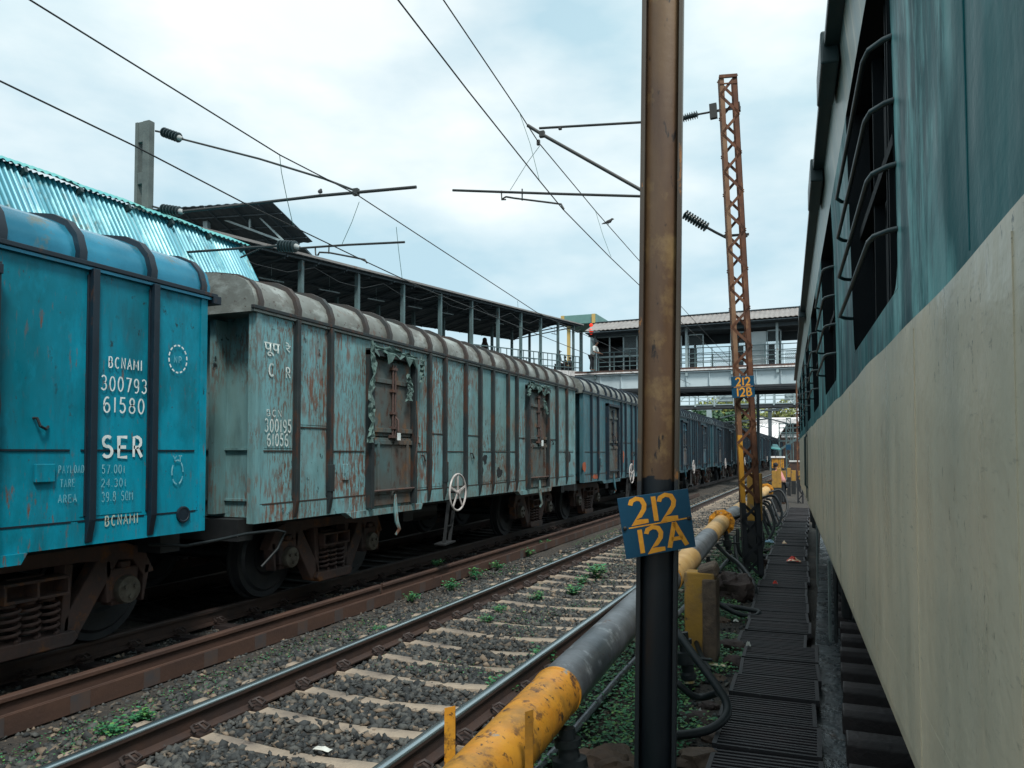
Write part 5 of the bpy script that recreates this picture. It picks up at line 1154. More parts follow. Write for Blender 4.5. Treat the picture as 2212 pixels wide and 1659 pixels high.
# glazed dark booth left of the foreground mast
x0, x1 = bx(1290), bx(1440); bo = build('booth_wall', MB().box(x0, x1, YB+2.6, YB+2.7, 6.8, 9.0), mt['glassd'], fb)
m = MB()
for px in (1317, 1347, 1376, 1410): m.box(bx(px)-.04, bx(px)+.04, YB+.18, YB+.24, 6.85, 8.95)
m.box(x0, x1, YB+.18, YB+.24, 8.9, 8.97); m.box(bx(1347), bx(1376), YB+.18, YB+.24, 8.1, 8.16); m.box(x0, x1, YB+.16, YB+.26, 7.66, 7.74)
build('mullion', m, mt['steelw'], bo)
m = MB(); wiremesh(m, bx(1348), bx(1375), 7.75, 8.9, YB+.21, .1, .03); build('wire_mesh', m, mt['mesh'], bo)
build('booth_wall', MB().box(x0-.05, x0, YB+.3, YB+2.6, 6.8, 9.0), mt['glassd'], fb)
# hanging dark ceiling section at the junction with the ramp
m = MB().prism([(-14.2,9.2),(-11.6,9.2),(-11.6,7.7),(-12.4,7.55),(-13.9,8.5)], (0,YB+2.9,0), (1,0,0), (0,0,1), (0,.2,0)); build('stair_soffit', m, mt['under'], fb)
m = MB().box(-14.9,-14.6,YB+.2,YB+3,4.0,6.5).box(-14.9,-12.6,YB+1.2,YB+1.6,3.0,6.5); build('pier', m, mt['darkbeam'], fb)
build('pier', MB().box(-15.6,-14.9,YB+.4,YB+2.8,-.42,5.8), mt['darkbeam'], fb)
build('pier', MB().box(6.2,6.9,YB+.4,YB+2.8,-.42,5.4), mt['darkbeam'], fb)
p_ = at(1277, 706, Y=YB-.5)
t = thing('signal_lamp', 'glowing red lamp hanging from the footbridge roof near the ramp', 'lamp', tuple(p_))
build('lamp_glass', MB().lathe([(0,.04),(.05,.11),(.15,.12),(.2,.05)], p_, (0,0,1), 12), mt['lampred'], t, smooth=50)
build('lamp_glass', MB().lathe([(0,.04),(.05,.12),(.3,.13),(.35,.05)], p_-Vector((0,0,.48)), (0,0,1), 12), mt['lampred'], t, smooth=50)
build('cable', MB().tube([p_+Vector((0,0,.6)), p_+Vector((0,0,.18))], .015, 6), mt['wire'], t)
m = MB()
for y in np.arange(RY0+1.5, RY1, 3.1): m.bar((-16.3,y,ez(y)-.45),(-16.3,y+1.2,ez(y+1.2)-.45),.05,.04); m.bar((-16.3,y+.6,ez(y)-.43),(-16.3,y+.6,ez(y)+.1),.015,.015)
build_split('tube_light', m, mt['steelw'], ramp)
m = MB()
for k0 in range(8):
    y = RY0+1+k0*4; m.tube([(-14.5,y,ez(y)-.25),(-14.5,y+1.3,ez(y)-.42),(-14.5,y+2.7,ez(y)-.34),(-14.5,y+4,ez(y+4)-.25)], .014, 5)
build('cable', m, mt['wire'], ramp)
# green lift tower behind
a, b = at(1212,686,Y=60), at(1288,683,Y=60)
lt = thing('lift_tower', 'grey-green clad tower top with yellow corners behind the footbridge roof', 'tower', ((a.x+b.x)/2, 62, -.42))
z1 = at(1250,680,Y=60).z; z0_ = z1-.75
build('tower_head', MB().box(a.x, b.x, 60, 64.5, z0_, z1), mt['green'], lt, bevel=.03)
for xx_, yy_, mm_ in ((a.x+.5,60.5,'cladyel'),(b.x-.5,60.5,'steelg'),(a.x+.5,64,'steelg'),(b.x-.5,64,'steelg')): build('tower_leg', MB().box(xx_-.12, xx_+.12, yy_-.12, yy_+.12, -.42, z0_), mt[mm_], lt)
m = MB()
for x in (a.x-.02, b.x-.38): m.box(x, x+.3, 59.97, 60.2, z0_-.003, z1+.004)
build_split('corner_trim', m, mt['cladyel'], lt)
# ------------------------------------------------------------------ second, farther truss footbridge
f2 = thing('truss_bridge', 'pale open truss bridge crossing beyond the silver girder footbridge', 'bridge', (-5, 88, -.42))
Y2 = 88.; zb = at(1600, 873, Y=Y2).z; zt = zb+2.2
build('deck_beam', MB().box(-26, 12, Y2, Y2+2.4, zb-.42, zb-.05), mt['darkbeam'], f2)
m = MB()
for z in (zb, zb+.45, zb+.85, zb+1.3, zt): m.box(-26, 12, Y2-.06, Y2+.04, z-.05, z+.05)
build('chord', m, mt['steelw'], f2)
m = MB(); k_ = 0
for x in np.arange(-26, 12, 2.1): m.box(x-.09, x+.09, Y2-.1, Y2, zb-.2, zt); m.bar((x,Y2-.03,zb if k_ % 2 else zt),(x+2.1,Y2-.03,zt if k_ % 2 else zb),.1,.1,up=(0,1,0)); k_ += 1
build('web_member', m, mt['steelw'], f2)
m = MB()
for z in (zb, zb+.6, zb+1.2, zt): m.box(-26, 12, Y2+2.3, Y2+2.4, z-.04, z+.04)
for x in np.arange(-26, 12, 1.05): m.box(x-.04, x+.04, Y2+2.3, Y2+2.4, zb-.2, zt)
build('far_railing', m, mt['steelg'], f2)
for x in (-10.9, -3.9, 1.0): build('infill_panel', MB().box(x, x+2.2, Y2+.1, Y2+.16, zb+.3, zt), mt['panel'], f2)
build('pier', MB().box(-27,-26.2,Y2,Y2+2.2,-.42,zb-.4), mt['darkbeam'], f2)
build('pier', MB().box(12,12.8,Y2,Y2+2.2,-.42,zb-.4), mt['darkbeam'], f2)
# ------------------------------------------------------------------ station buildings and far masts
a, b = at(1632,905,Y=115), at(1740,905,Y=115)
st_ = thing('station_shed', 'white-roofed station shed far down the tracks below the trees', 'building', ((a.x+b.x)/2, 120, -.42))
build('roof', MB().slab([(a.x,115,a.z),(b.x+12,115,b.z),(b.x+12,123,b.z+.5),(a.x,123,a.z+.5)], .7), mt['fascia'], st_)
c0 = [at(1612,950,Y=108), at(1668,962,Y=108), at(1700,914,Y=114.6), at(1634,916,Y=114.6)]
build('roof_slope', MB().slab(c0, .15), mt['fascia'], st_)
build('wall', MB().box(a.x+1, b.x+11, 116, 122, -.42, a.z-.75), mt['rock'], st_)
m = MB()
for i in range(1, 9): m.bar(c0[0].lerp(c0[1],i/9)+Vector((0,0,.03)), c0[3].lerp(c0[2],i/9)+Vector((0,0,.03)), .06, .05)
for i in range(1, 5): m.bar(c0[0].lerp(c0[3],i/5)+Vector((0,0,.03)), c0[1].lerp(c0[2],i/5)+Vector((0,0,.03)), .05, .05)
build('roof_rib', m, mt['steelg'], st_)
a, b = at(1682,935,Y=100), at(1745,935,Y=100)
sg = thing('stair_structure', 'grey-green steel stair and platform frame beside the far white roof', 'staircase', ((a.x+b.x)/2, 101, -.42))
m = MB()
for i in range(8): m.box(a.x+i*.8, a.x+i*.8+.12, 100, 100.15, -.4, a.z+1.2)
for z in (a.z+1.1, a.z+.6, a.z, a.z-1.0): m.box(a.x, b.x, 100, 100.15, z-.06, z+.06)
m.bar((a.x-1,100.1,a.z-2.8),(a.x+4,100.1,a.z+.5),.25,.3,up=(0,1,0)); build('frame', m, mt['steelg'], sg)
build('landing', MB().box(a.x+.3, b.x, 100.2, 102.5, a.z-.55, a.z-.15), mt['fascia'], sg)
c0 = [at(1640,956,Y=92), at(1679,960,Y=92), at(1686,970,Y=90), at(1664,967,Y=90)]
sh = thing('turquoise_lean_to', 'small turquoise lean-to roof above the farthest goods wagons', 'roof', tuple(c0[0]-Vector((0,0,4))))
build('roof', MB().slab(c0, .12), mt['corrg'], sh)
m = MB()
for c_ in c0: m.box(c_.x-.08, c_.x+.08, c_.y-.08, c_.y+.08, -.42, c_.z-.1)
build_split('post', m, mt['steelg'], sh)
def far_mast(px, ytop, Y, wpx, lab, m_='steelg', cap=False, lattice=False, zbot=-.42):
    a = at(px, ytop, Y=Y); w_ = wpx*Y/1660
    t = thing('line_mast', lab, 'mast', (a.x, Y, zbot), 'distant overhead line masts')
    m = MB()
    if lattice:
        for i in (-1, 1): m.box(a.x+i*w_/2-.03, a.x+i*w_/2+.03, Y-.05, Y+.05, zbot, a.z)
        n = int((a.z-zbot)/w_/1.2); h = (a.z-zbot)/n
        for q in range(n): s_ = 1 if q % 2 else -1; m.bar((a.x-s_*w_/2,Y,zbot+q*h),(a.x+s_*w_/2,Y,zbot+(q+1)*h),.045,.04,up=(0,1,0))
        m.box(a.x-w_/2, a.x+w_/2, Y-.05, Y+.05, a.z-.08, a.z)
    else: m.box(a.x-w_/2, a.x+w_/2, Y-w_/2, Y+w_/2, zbot, a.z)
    build('shaft', m, mt[m_], t)
    if cap:
        build('head_frame', MB().box(a.x-w_*2.6, a.x+w_*2.6, Y-.3, Y+.3, a.z, a.z+.2).bar((a.x-w_*2.6,Y,a.z+.6),(a.x+w_*2.6,Y,a.z+.7),.06,.06), mt[m_], t)
    return t
far_mast(1663, 888, 105, 7, 'dark far mast with a flat head in front of the white station roof', 'under', True)
far_mast(1532, 886, 112, 10, 'white far mast between the dark green tree and the wagons', 'steelw', True)
far_mast(1703, 903, 62, 8, 'slender pale lattice mast beyond the yellow posts', 'steelg', False, True)
far_mast(1637, 845, 52, 6, 'dark round mast just right of the rusty lattice mast', 'under')
far_mast(1725, 764, 34, 9, 'thin red lattice mast partly hidden by the coach edge', 'lattice', False, True)
p_ = at(1703, 966, Y=61.8); t = thing('small_plate', 'tiny dark blue plate on the slender far lattice mast', 'sign', tuple(p_))
build('plate', MB().box(p_.x-.18,p_.x+.18,61.78,61.82,p_.z-.2,p_.z+.2), mt['sign'], t)
for px, Y, lab in ((1703, 61.7, 'far bracket arm on the slender pale mast'), (1663, 104.8, 'far bracket arm on the dark flat-headed mast')):
    c_ = at(px, 925 if Y > 90 else 915, Y=Y); tag(build('cantilever_arm', MB().tube([c_, c_+Vector((-3.2,0,.9)), c_+Vector((-5,0,.5))], .05, 6).tube([c_+Vector((0,0,1.2)), c_+Vector((-3.4,0,.9))], .04, 6).tube([c_+Vector((-1.5,0,.4)), c_+Vector((-5.5,0,.1))], .04, 6), mt['under']), lab, 'cantilever')
# yellow boarded parapet and small boxes near the far posts
q = at(1670,1040,Z=-.42); Yp = 44.
a, b = at(1667,987,Y=Yp), at(1694,990,Y=Yp); bb = at(1667,1011,Y=Yp)
t = thing('yellow_barrier', 'yellow boarded barrier with a pale rim standing beyond the post cluster', 'barrier', ((a.x+b.x)/2, Yp, -.42))
m = MB()
for i in range(7): x = a.x+(b.x-a.x)*i/7; m.box(x, x+(b.x-a.x)/7-.02, Yp, Yp+.08, bb.z, a.z-.05)
build('boards', m, mt['yellow'], t); build('rim', MB().box(a.x-.04, b.x+.04, Yp-.06, Yp+.12, a.z-.05, a.z+.04), mt['fascia'], t)
build('base', MB().box(a.x, b.x, Yp+.01, Yp+.3, -.42, bb.z-.01), mt['black'], t)
a = at(1706,995,Y=58); t = thing('brown_hut', 'small brown flat-topped box beyond the yellow barrier', 'box', (a.x+.7, 58, -.42)); build('body', MB().box(a.x, a.x+1.5, 58, 59, -.42, a.z-.1), mt['bogie'], t); build('lid', MB().box(a.x-.05, a.x+1.55, 57.95, 59.05, a.z-.099, a.z), mt['fascia'], t)
# ------------------------------------------------------------------ trees
def tree(px, ytop, Y, cr, m_, lab, seed, n=2600, leaf=.35, bare=False, flat=.8):
    r = random.Random(seed); top = at(px, ytop, Y=Y); base = Vector((top.x, Y, -.42)); h = top.z+.42
    t = thing('tree', lab, 'tree', tuple(base), 'trees beyond the far bridge')
    m = MB().tube([base, base+Vector((.1,0,h*.3)), base+Vector((-.1,.1,h*.55))], [h*.035, h*.025, h*.018], 8); tips = []
    def br(p, d, L, rad, dep):
        q_ = p+d*L; m.tube([p, p.lerp(q_,.5)+Vector((r.uniform(-.1,.1),r.uniform(-.1,.1),.05))*L*.3, q_], [rad, rad*.8, rad*.55], 5, cap=False)
        if dep == 0: tips.append(q_); return
        for _ in range(3 if not bare else 4):
            dd = (d+Vector((r.uniform(-.8,.8), r.uniform(-.8,.8), r.uniform(-.25,.55)))).normalized(); br(q_, dd, L*r.uniform(.6,.8), rad*.55, dep-1)
    for k_ in range(6):
        a_ = k_*1.05+r.random(); br(base+Vector((0,0,h*r.uniform(.3,.55))), Vector((math.cos(a_)*.8, math.sin(a_)*.8, .7)).normalized(), h*.2, h*.012, 3 if bare else 2)
    build('trunk', m, mt['bark'], t, smooth=60)
    m = MB(); cc_ = base+Vector((0,0,h*.66))
    lobes = [(cc_+Vector((r.gauss(0,1)*cr*.55, r.gauss(0,1)*cr*.5, r.uniform(-.5,.75)*h*.33*flat)), r.uniform(.25,.5)*cr) for _ in range(16)]
    for k_ in range(n):
        if bare: p_ = r.choice(tips)+Vector((r.gauss(0,.3),r.gauss(0,.3),r.gauss(0,.3)))
        else:
            c_, R_ = r.choice(lobes); v = Vector((r.gauss(0,1),r.gauss(0,1),r.gauss(0,1))).normalized()*R_*r.uniform(.6,1.08); p_ = c_+v
            if p_.z > top.z+.3: continue
        a_ = Vector((r.gauss(0,1),r.gauss(0,1),r.gauss(0,1))).normalized()*leaf*r.uniform(.5,1.1); b_ = a_.orthogonal().normalized()*leaf*r.uniform(.3,.7)
        m.add([p_-a_, p_+b_, p_+a_, p_-b_], [(0,1,2,3)])
    build('crown', m, mt[m_], t)
tree(1505, 868, 125, 4.0, 'leafd', 'dense dark green tree just right of the foreground mast, far away', 1, 4200, .42)
tree(1540, 878, 132, 3.2, 'leafd', 'smaller dark green tree beside the white far mast', 2, 2600, .42)
tree(1575, 850, 150, 6.5, 'leafy', 'yellow-green airy tree left of the rusty lattice mast, far away', 3, 4000, .38)
tree(1615, 862, 155, 6.0, 'leafy', 'yellow-green tree behind the rusty lattice mast, far away', 4, 3500, .38)
tree(1655, 885, 165, 5.5, 'leafy', 'pale green tree above the far white roof', 5, 2400, .4)
tree(1700, 860, 160, 7, 'leafb', 'bare branching tree above the far white roof, near the coach', 6, 900, .22, True)
tree(1740, 880, 160, 7, 'leafb', 'bare branching tree partly behind the coach edge', 7, 700, .22, True)
tree(1480, 905, 150, 5, 'leafy', 'low yellow-green tree above the wagons beside the foreground mast', 8, 2200, .4)
m = MB(); r = random.Random(12)
for k_ in range(9000):
    x = r.uniform(-60, 40); p_ = Vector((x, 190+r.uniform(0,8), r.uniform(-.4, 7.0+1.5*math.sin(x*.23)+math.sin(x*.6)))); a_ = Vector((r.gauss(0,1),r.gauss(0,1),r.gauss(0,1))).normalized()*.6; b_ = a_.orthogonal().normalized()*.4
    m.add([p_-a_, p_+b_, p_+a_, p_-b_], [(0,1,2,3)])
tag(build('far_woodland', m, mt['leafb']), 'far grey-green mass of scrub and woodland closing the view', 'woodland', kind='stuff')
# ------------------------------------------------------------------ weeds and ground cover
def weed_mb(seed, h=.12, n=190, spread=.10):
    r = random.Random(seed); m = MB()
    for s_ in range(9):
        a_ = r.uniform(0, 6.28); tip = Vector((math.cos(a_)*spread*r.uniform(.4,1.2), math.sin(a_)*spread*r.uniform(.4,1.2), h*r.uniform(.5,1))); m.tube([Vector((0,0,-.03)), tip*.5+Vector((0,0,.02)), tip], .0025, 4)
        for k_ in range(n//9):
            p_ = tip*r.uniform(.35,1.05)+Vector((r.gauss(0,.022),r.gauss(0,.022),r.gauss(0,.014))); q_ = r.uniform(0,6.28); d = Vector((math.cos(q_), math.sin(q_), r.uniform(-.2,.5))).normalized(); l = r.uniform(.022,.045); sd_ = d.cross(Vector((0,0,1))).normalized()*l*.4
            m.add([p_, p_+d*l*.5+sd_+Vector((0,0,.004)), p_+d*l, p_+d*l*.5-sd_+Vector((0,0,.004))], [(0,1,2,3)])
    return m
wp = [build('weed', weed_mb(s), mt['leaf']) for s in range(4)]
WS = [(943,1222,-.1,1.0,'leafy weed growing against the spare rusty rail'),(975,1275,-.22,1.5,'weed clump between the spare rail and the shiny rail, left one of a pair'),(1030,1248,-.22,1.3,'weed clump between the spare rail and the shiny rail, right one of a pair'),
      (890,1298,-.22,1.2,'low weed left of the weed pair beside the shiny rail'),(1292,1248,-.18,1.8,'largest leafy weed growing between the sleepers near the number plate'),(1255,1262,-.18,1.1,'yellowish weed left of the largest one between the sleepers'),(1157,1297,-.18,1.0,'small weed in the middle of the empty track'),
      (1240,1285,-.18,1.3,'dark weed below the largest one between the sleepers'),(1080,1325,-.18,.8,'tiny weed on a sleeper of the empty track'),(1050,1345,-.18,.8,'yellow-green weed sprouting among the ballast in mid-track'),(290,1565,-.22,1.3,'weed at the lower left between rail and spare rails'),
      (820,1368,-.22,.9,'little weed tuft at the shiny rail, left of its bright stretch'),(240,1600,-.22,1.2,'spreading weed in the dirt at the lower left corner'),(1075,1230,-.22,1.2,'weed beside the spare rail, right of the weed pair'),(1180,1180,-.22,1.3,'far weed between the rails below the dark wagon'),(1140,1200,-.22,1.2,'far low weed left of the number plate beside the shiny rail'),
      (1170,1440,-.2,1.3,'dark green weed against the grey pipe and the rail'),(1090,1500,-.2,1.2,'weed squeezed between the right rail and the yellow pipe')]
for i, (x, y, z, s_, lab) in enumerate(WS):
    o = wp[i] if i < 4 else wp[i % 4].copy()
    if i >= 4: sc.collection.objects.link(o)
    o.location = at(x, y, Z=z); o.rotation_euler = (0, 0, i*1.3); s_ *= (.95 if x > 1000 else .8); o.scale = (s_, s_, s_); tag(o, lab, 'weed', 'weeds among the tracks')
m = MB(); r = random.Random(21)
def leafcard(p_, l):
    q_ = r.uniform(0,6.28); d = Vector((math.cos(q_), math.sin(q_), r.uniform(-.1,.6))).normalized(); sd_ = d.cross(Vector((0,0,1))).normalized()*l*.42
    m.add([p_, p_+d*l*.5+sd_, p_+d*l, p_+d*l*.5-sd_], [(0,1,2,3)])
for k_ in range(42000):
    x = r.uniform(-2.0, -.72); y = 2.6+21*r.random()**1.5; nz_ = mnoise.noise(Vector((x*1.6, y*.9, 5)))
    if nz_ < -.33+max(0, (x+1.2)*1.1): continue
    leafcard(Vector((x, y, zbed(x, y)+r.uniform(0,.07))), r.uniform(.018,.042))
for k_ in range(20000):
    x = r.uniform(-5.15, -4.2); y = r.uniform(3.2, 30); nz_ = mnoise.noise(Vector((x*1.3, y*.6, 15)))
    if nz_ < -.08: continue
    leafcard(Vector((x, y, zbed(x, y)+r.uniform(0,.03))), r.uniform(.01,.022))
for k_ in range(6000):
    x = r.uniform(-3.9, -2.5); y = r.uniform(6, 20); nz_ = mnoise.noise(Vector((x*1.8, y*.9, 25)))
    if nz_ < .15: continue
    leafcard(Vector((x, y, -.17+r.uniform(0,.03))), r.uniform(.01,.02))
tag(build('ground_cover', m, mt['leaf']), 'low green creeping leaves covering the ground beside the pipe', 'ground cover', kind='stuff')
# ------------------------------------------------------------------ rocks and rubble
def rock_mb(c, s, seed, jag=.35, n=3):
    import bmesh
    bm = bmesh.new(); bmesh.ops.create_icosphere(bm, subdivisions=n, radius=1)
    for v in bm.verts:
        d = 1+jag*mnoise.noise(v.co*1.6+Vector((seed,0,0)))+jag*.5*mnoise.noise(v.co*4+Vector((0,seed,0))); v.co = v.co*d
        v.co = Vector((max(-1.0,min(.98,v.co.x)), max(-1.0,min(1.0,v.co.y)), max(-.8,min(.95,v.co.z))))
    m = MB(); vs = [Vector((c[0]+v.co.x*s[0], c[1]+v.co.y*s[1], c[2]+v.co.z*s[2])) for v in bm.verts]; m.add(vs, [tuple(v.index for v in f.verts) for f in bm.faces]); bm.free(); return m
RK = [((1583,1297),(.30,.26,.26),'rock','big dark lumpy boulder behind the hairpin hose',.30,4),((1582,1403),(.17,.12,.08),'rock','dark brick-like block at the left edge of the walkway, upper one of two',.05,3),((1588,1440),(.11,.1,.09),'rock','dark block at the left edge of the walkway, lower one of two',.05,3),
      ((1318,1672),(.24,.2,.13),'brownrock','brown boulder at the bottom edge, left of the foreground mast',.05,4),((1510,1560),(.16,.12,.06),'rock','flat grey stone inside the bend of the thick hose',.03,3),((1505,1650),(.15,.13,.08),'brownrock','brown stone at the bottom edge, right of the foreground mast',.03,3),
      ((1540,1600),(.10,.08,.05),'brownrock','small brown stone just below the bend of the thick hose',.02,3),((1645,1245),(.13,.11,.08),'rock','dark stone beside the walkway at the foot of the lattice mast',.04,3),((1655,1220),(.15,.12,.09),'rock','dark rubble block just beyond the foot of the lattice mast',.04,3),
      ((1662,1195),(.15,.12,.09),'rock','dark rubble block beside the blue litter',.04,3),((1560,1345),(.10,.09,.06),'brownrock','brown stone lying in the green leaves above the hairpin hose',.02,3),((1530,1530),(.09,.07,.05),'rock','small dark stone left of the bend of the thick hose',.02,3),
      ((230,1655),(.16,.11,.04),'sleeper','pale flat stone at the bottom left corner beside the shiny rail',.02,3),((1545,1470),(.11,.08,.05),'brownrock','brown stone between the yellow pier and the walkway',.02,3),((560,1590),(.06,.05,.03),'rock','dark stone on the ballast left of the shiny rail',.01,2)]
for (px, py), s_, mm, lab, up, nn2 in RK:
    zg = -.33 if px > 1100 else -.22; c_ = at(px, py, Z=zg); c_.z += up*.5
    tag(build('rock', rock_mb(c_, s_, px*.13, .4, nn2), mt[mm], smooth=35), lab, 'rock')
# ------------------------------------------------------------------ litter
def crumple(c, s, seed, m_, lab, cat='litter', name='litter_wrapper'):
    r = random.Random(seed); rows = []
    for i in range(9):
        rows.append([(c.x+(i/8-.5)*s[0]+r.uniform(-.1,.1)*s[0]*.3, c.y+(j/6-.5)*s[1]+r.uniform(-.1,.1)*s[1]*.4, c.z+.004+s[2]*abs(math.sin((i+1)*.34)*math.sin((j+.6)*.47))*(1+r.uniform(-.45,.45))) for j in range(7)])
    return tag(build(name, MB().sheet(rows, (0,0,-.002)), mt[m_], smooth=30), lab, cat)
crumple(at(1715,1213,Z=-.215), (.24,.16,.07), 1, 'litter', 'red and silver snack packet lying on the walkway')
crumple(at(1675,1262,Z=-.215), (.07,.07,.05), 2, 'litter', 'small red crumpled wrapper in the middle of the walkway')
crumple(at(1695,1175,Z=-.215), (.10,.08,.05), 3, 'litter', 'small red paper cup far along the walkway')
crumple(at(1663,1172,Z=-.26), (.22,.16,.06), 4, 'bluefoil', 'blue and white plastic litter left of the walkway')
crumple(at(1549,1437,Z=-.29), (.17,.08,.015), 5, 'yfoil', 'gold flattened wrapper beside the yellow pier')
crumple(at(1617,1396,Z=-.215), (.045,.04,.04), 6, 'whitefoil', 'small white paper cup at the left edge of the walkway')
crumple(at(1523,1577,Z=-.29), (.06,.06,.02), 7, 'yfoil', 'small yellow label on the stones beside the thick hose')
crumple(at(1513,1540,Z=-.28), (.03,.03,.03), 8, 'whitefoil', 'tiny white bottle cap inside the hose bend')
crumple(at(697,1620,Z=-.165), (.12,.05,.02), 9, 'whitefoil', 'torn white plastic film on the nearest ballast between the rails')
crumple(at(516,1401,Z=-.2), (.06,.05,.035), 10, 'whitefoil', 'small white plastic piece beside the tipped spare rail')
crumple(at(1590,1343,Z=-.28), (.06,.05,.03), 11, 'whitefoil', 'white paper scrap left of the walkway by the hairpin hose')
crumple(at(1700,1150,Z=-.26), (.14,.08,.02), 12, 'whitefoil', 'white paper strip far along the left side of the walkway')
# ------------------------------------------------------------------ people
def skin_mesh(name, J, E, Rr, mat_, parent, sub=2, root=0):
    me = bpy.data.meshes.new(name); me.from_pydata([Vector(p) for p in J], E, []); me.update()
    o = bpy.data.objects.new(name, me); sc.collection.objects.link(o); o.modifiers.new('skin', 'SKIN'); s_ = o.modifiers.new('sub', 'SUBSURF'); s_.levels = sub; s_.render_levels = sub
    for i, sv in enumerate(me.skin_vertices[0].data): sv.radius = (Rr[i], Rr[i]); sv.use_root = (i == root)
    bpy.context.view_layer.update(); ev = o.evaluated_get(bpy.context.evaluated_depsgraph_get()); me2 = bpy.data.meshes.new_from_object(ev); bpy.data.objects.remove(o)
    me2.name = name; me2.materials.clear(); me2.materials.append(mat_); me2.polygons.foreach_set('use_smooth', [True]*len(me2.polygons))
    o = bpy.data.objects.new(name, me2); sc.collection.objects.link(o); o.parent = parent; return o
def person(loc, yaw, pose, lab, top, bottom, hood=False, cap=False, s=1.0):
    t = thing('person', lab, 'person', tuple(loc)); t.rotation_euler = (0,0,yaw); t.scale = (s,s,s)
    if pose == 'sit': hip = .46; k1 = [(.12,.42,.48),(-.12,.42,.48)]; a1 = [(.13,.40,.08),(-.13,.36,.08)]; lean = .05
    elif pose == 'lean': hip = .92; k1 = [(.11,.05,.5),(-.11,.02,.5)]; a1 = [(.12,-.02,.08),(-.12,0,.08)]; lean = .28
    else: hip = .94; k1 = [(.10,.08,.5),(-.10,-.02,.5)]; a1 = [(.11,.12,.08),(-.11,-.16,.09)]; lean = .02
    J = [(0,0,hip)]; Rr = [.13]; E = []
    def add(p_, par, r_): J.append(p_); Rr.append(r_); E.append((par, len(J)-1)); return len(J)-1
    w_ = add((0,lean*.4,hip+.22), 0, .115); ch = add((0,lean*.8,hip+.42), w_, .14); nk = add((0,lean*1.1,hip+.58), ch, .055); hb = add((0,lean*1.25+.01,hip+.67), nk, .075); hd = add((0,lean*1.35+.01,hip+.77), hb, .095); add((0,lean*1.35,hip+.84), hd, .07); add((0,lean*1.35+.115,hip+.735), hd, .012)
    arms = []
    for sg_ in (1, -1):
        sh_ = add((sg_*.17,lean*.95,hip+.49), ch, .062); el = add((sg_*.23,lean+.05,hip+.22), sh_, .043); wr = add((sg_*.2,lean+.25 if pose != 'walk' else lean+.1,hip+(.12 if pose != 'walk' else .0)), el, .03); pa = add((sg_*.19,lean+.32 if pose != 'walk' else lean+.13,hip+(.10 if pose != 'walk' else -.07)), wr, .032); arms.append((sh_, el, wr))
        for f_ in range(4): b1 = add((sg_*.19+(f_-1.5)*.018,lean+(.38 if pose != 'walk' else .15),hip+(.085 if pose != 'walk' else -.13)), pa, .009); add((sg_*.19+(f_-1.5)*.017,lean+(.41 if pose != 'walk' else .17),hip+(.06 if pose != 'walk' else -.165+.006*f_)), b1, .008)
        add((sg_*.155,lean+(.35 if pose != 'walk' else .16),hip+(.11 if pose != 'walk' else -.09)), pa, .010)
    legs = []
    for i, sg_ in enumerate((1, -1)):
        hp = add((sg_*.09,.0,hip-.05), 0, .095); kn = add((sg_*abs(k1[i][0]),k1[i][1],k1[i][2]), hp, .058); an = add((sg_*abs(a1[i][0]),a1[i][1],a1[i][2]), kn, .04); add((sg_*abs(a1[i][0]),a1[i][1]+.17,.04), an, .035); legs.append((hp, kn, an))
    body = skin_mesh('body', J, E, Rr, mt['skin'], t)
    JJ = [J[i] for i in (0, w_, ch)]+[J[nk]]; RR = [.15,.14,.165,.07]; EE = [(0,1),(1,2),(2,3)]
    for sh_, el, wr in arms: n0 = len(JJ); JJ += [J[sh_], J[el]]; RR += [.08,.06]; EE += [(2,n0),(n0,n0+1)]
    skin_mesh('shirt', JJ, EE, RR, mt[top], t)
    JJ = [J[0]]; RR = [.15]; EE = []
    for hp, kn, an in legs: n0 = len(JJ); JJ += [J[hp], J[kn], J[an]]; RR += [.11,.078,.06]; EE += [(0,n0),(n0,n0+1),(n0+1,n0+2)]
    skin_mesh('trousers', JJ, EE, RR, mt[bottom], t)
    hz = hip+.80; hy = lean*1.35
    m = MB().lathe([(-.10,.06),(-.04,.108),(.03,.106),(.07,.075),(.09,.02)], (0,hy-.015,hz), (0,-.25,1), 12)
    if hood: m.lathe([(-.55,.24),(-.3,.20),(-.12,.13),(0,.125),(.08,.09),(.11,.02)], (0,hy-.03,hz), (0,0,1), 12)
    if cap: m.slab([(-.07,hy+.08,hz+.03),(.07,hy+.08,hz+.03),(.05,hy+.19,hz+.0),(-.05,hy+.19,hz+.0)], .012)
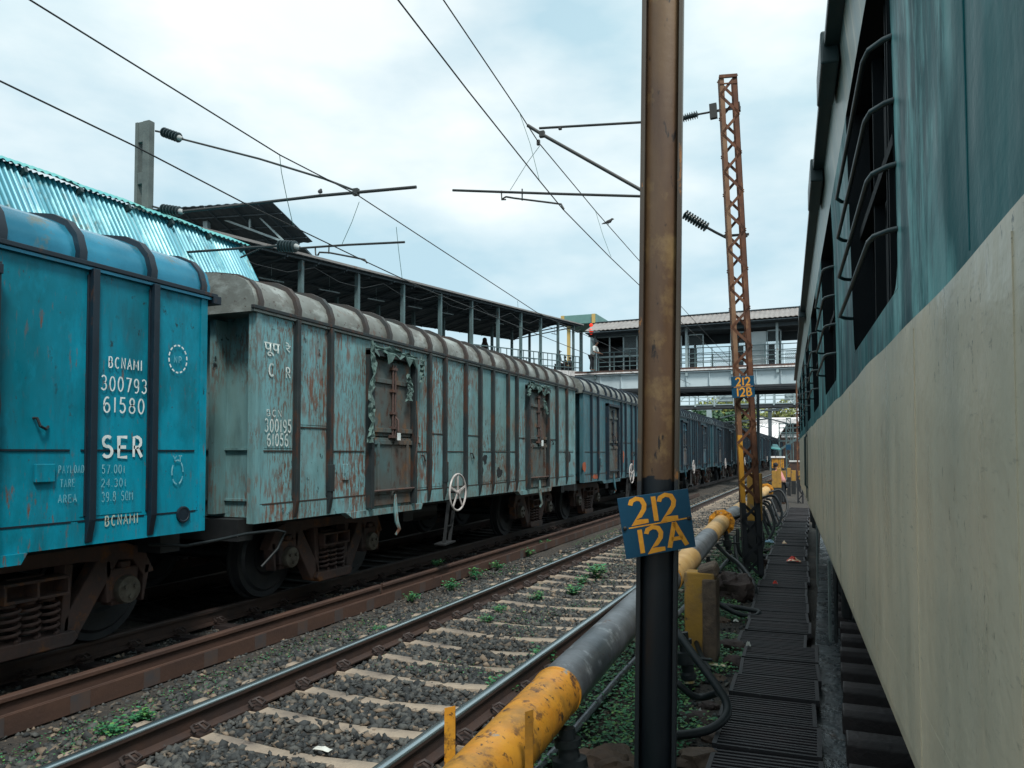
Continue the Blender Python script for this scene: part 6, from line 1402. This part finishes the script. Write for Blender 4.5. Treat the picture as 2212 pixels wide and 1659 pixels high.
    build('headscarf' if hood else ('cap' if cap else 'hair'), m, mt['brown_cloth'] if hood else mt['dark_cloth'], t, smooth=50, local=True)
    return t
def on_ramp(px, py_head, X, hh):    # a spot on the ramp deck whose head shows at this height
    best = None
    p_ = at(px, py_head, X=X); y = p_.y; return Vector((X, y, dz(y)))
pr_ = on_ramp(1047, 738, -17.0, 1.6); person(pr_, 2.6, 'walk', 'hooded figure in dark shawl walking on the roofed ramp', 'brown_cloth', 'brown_cloth', hood=True)
def seat_at(px, X, extra=0): p_ = at(px, 760, X=X); return Vector((X, p_.y, dz(p_.y)+extra))
for px, X, yaw, lab, top, sc_ in ((1205,-15.0,-.8,'man in a cap sitting at the top of the ramp, leftmost of the seated group','dark_cloth',1.0),(1222,-15.3,2.2,'person with knees up sitting second from left at the top of the ramp','dark_cloth',.8),(1232,-15.0,.6,'small seated person in the middle of the group on the ramp','dark_cloth',.75)):
    person(seat_at(px, X), yaw, 'sit', lab, top, 'dark_cloth', cap='cap' in lab, s=sc_)
person(Vector((at(1278,760,Y=45.2).x, 45.2, dz(45.2))), -1.9, 'lean', 'person in a white shirt leaning at the corner of the footbridge', 'white_cloth', 'dark_cloth')
for y_, X in ((seat_at(1205,-15.0).y,-15.0),(seat_at(1222,-15.3).y,-15.3),(seat_at(1232,-15.0).y,-15.0)):
    pass
person(Vector((at(1355,760,Y=47).x, 47.0, 6.8)), 2.9, 'walk', 'person in pale clothes behind the railing of the dark booth', 'white_cloth', 'dark_cloth')
q = at(1693, 1004, Y=33.); person(Vector((q.x, 33., -.34)), 1.2, 'lean', 'person in a pink top bending behind the yellow posts', 'pink_cloth', 'dark_cloth', s=(q.z+.34)/1.72)
# crates the seated group sits on
for i, px in enumerate((1205,1222,1232)):
    v = seat_at(px, (-15.0,-15.3,-15.0)[i]); s_ = (1.0,.8,.75)[i]
    tag(build('low_seat', MB().box(v.x-.2, v.x+.2, v.y-.2, v.y+.2, v.z, v.z+.34*s_), mt['dark_cloth'], bevel=.01), ['dark low seat under the man in the cap','dark low seat under the second seated person on the ramp','dark low seat under the small seated person on the ramp'][i], 'seat')
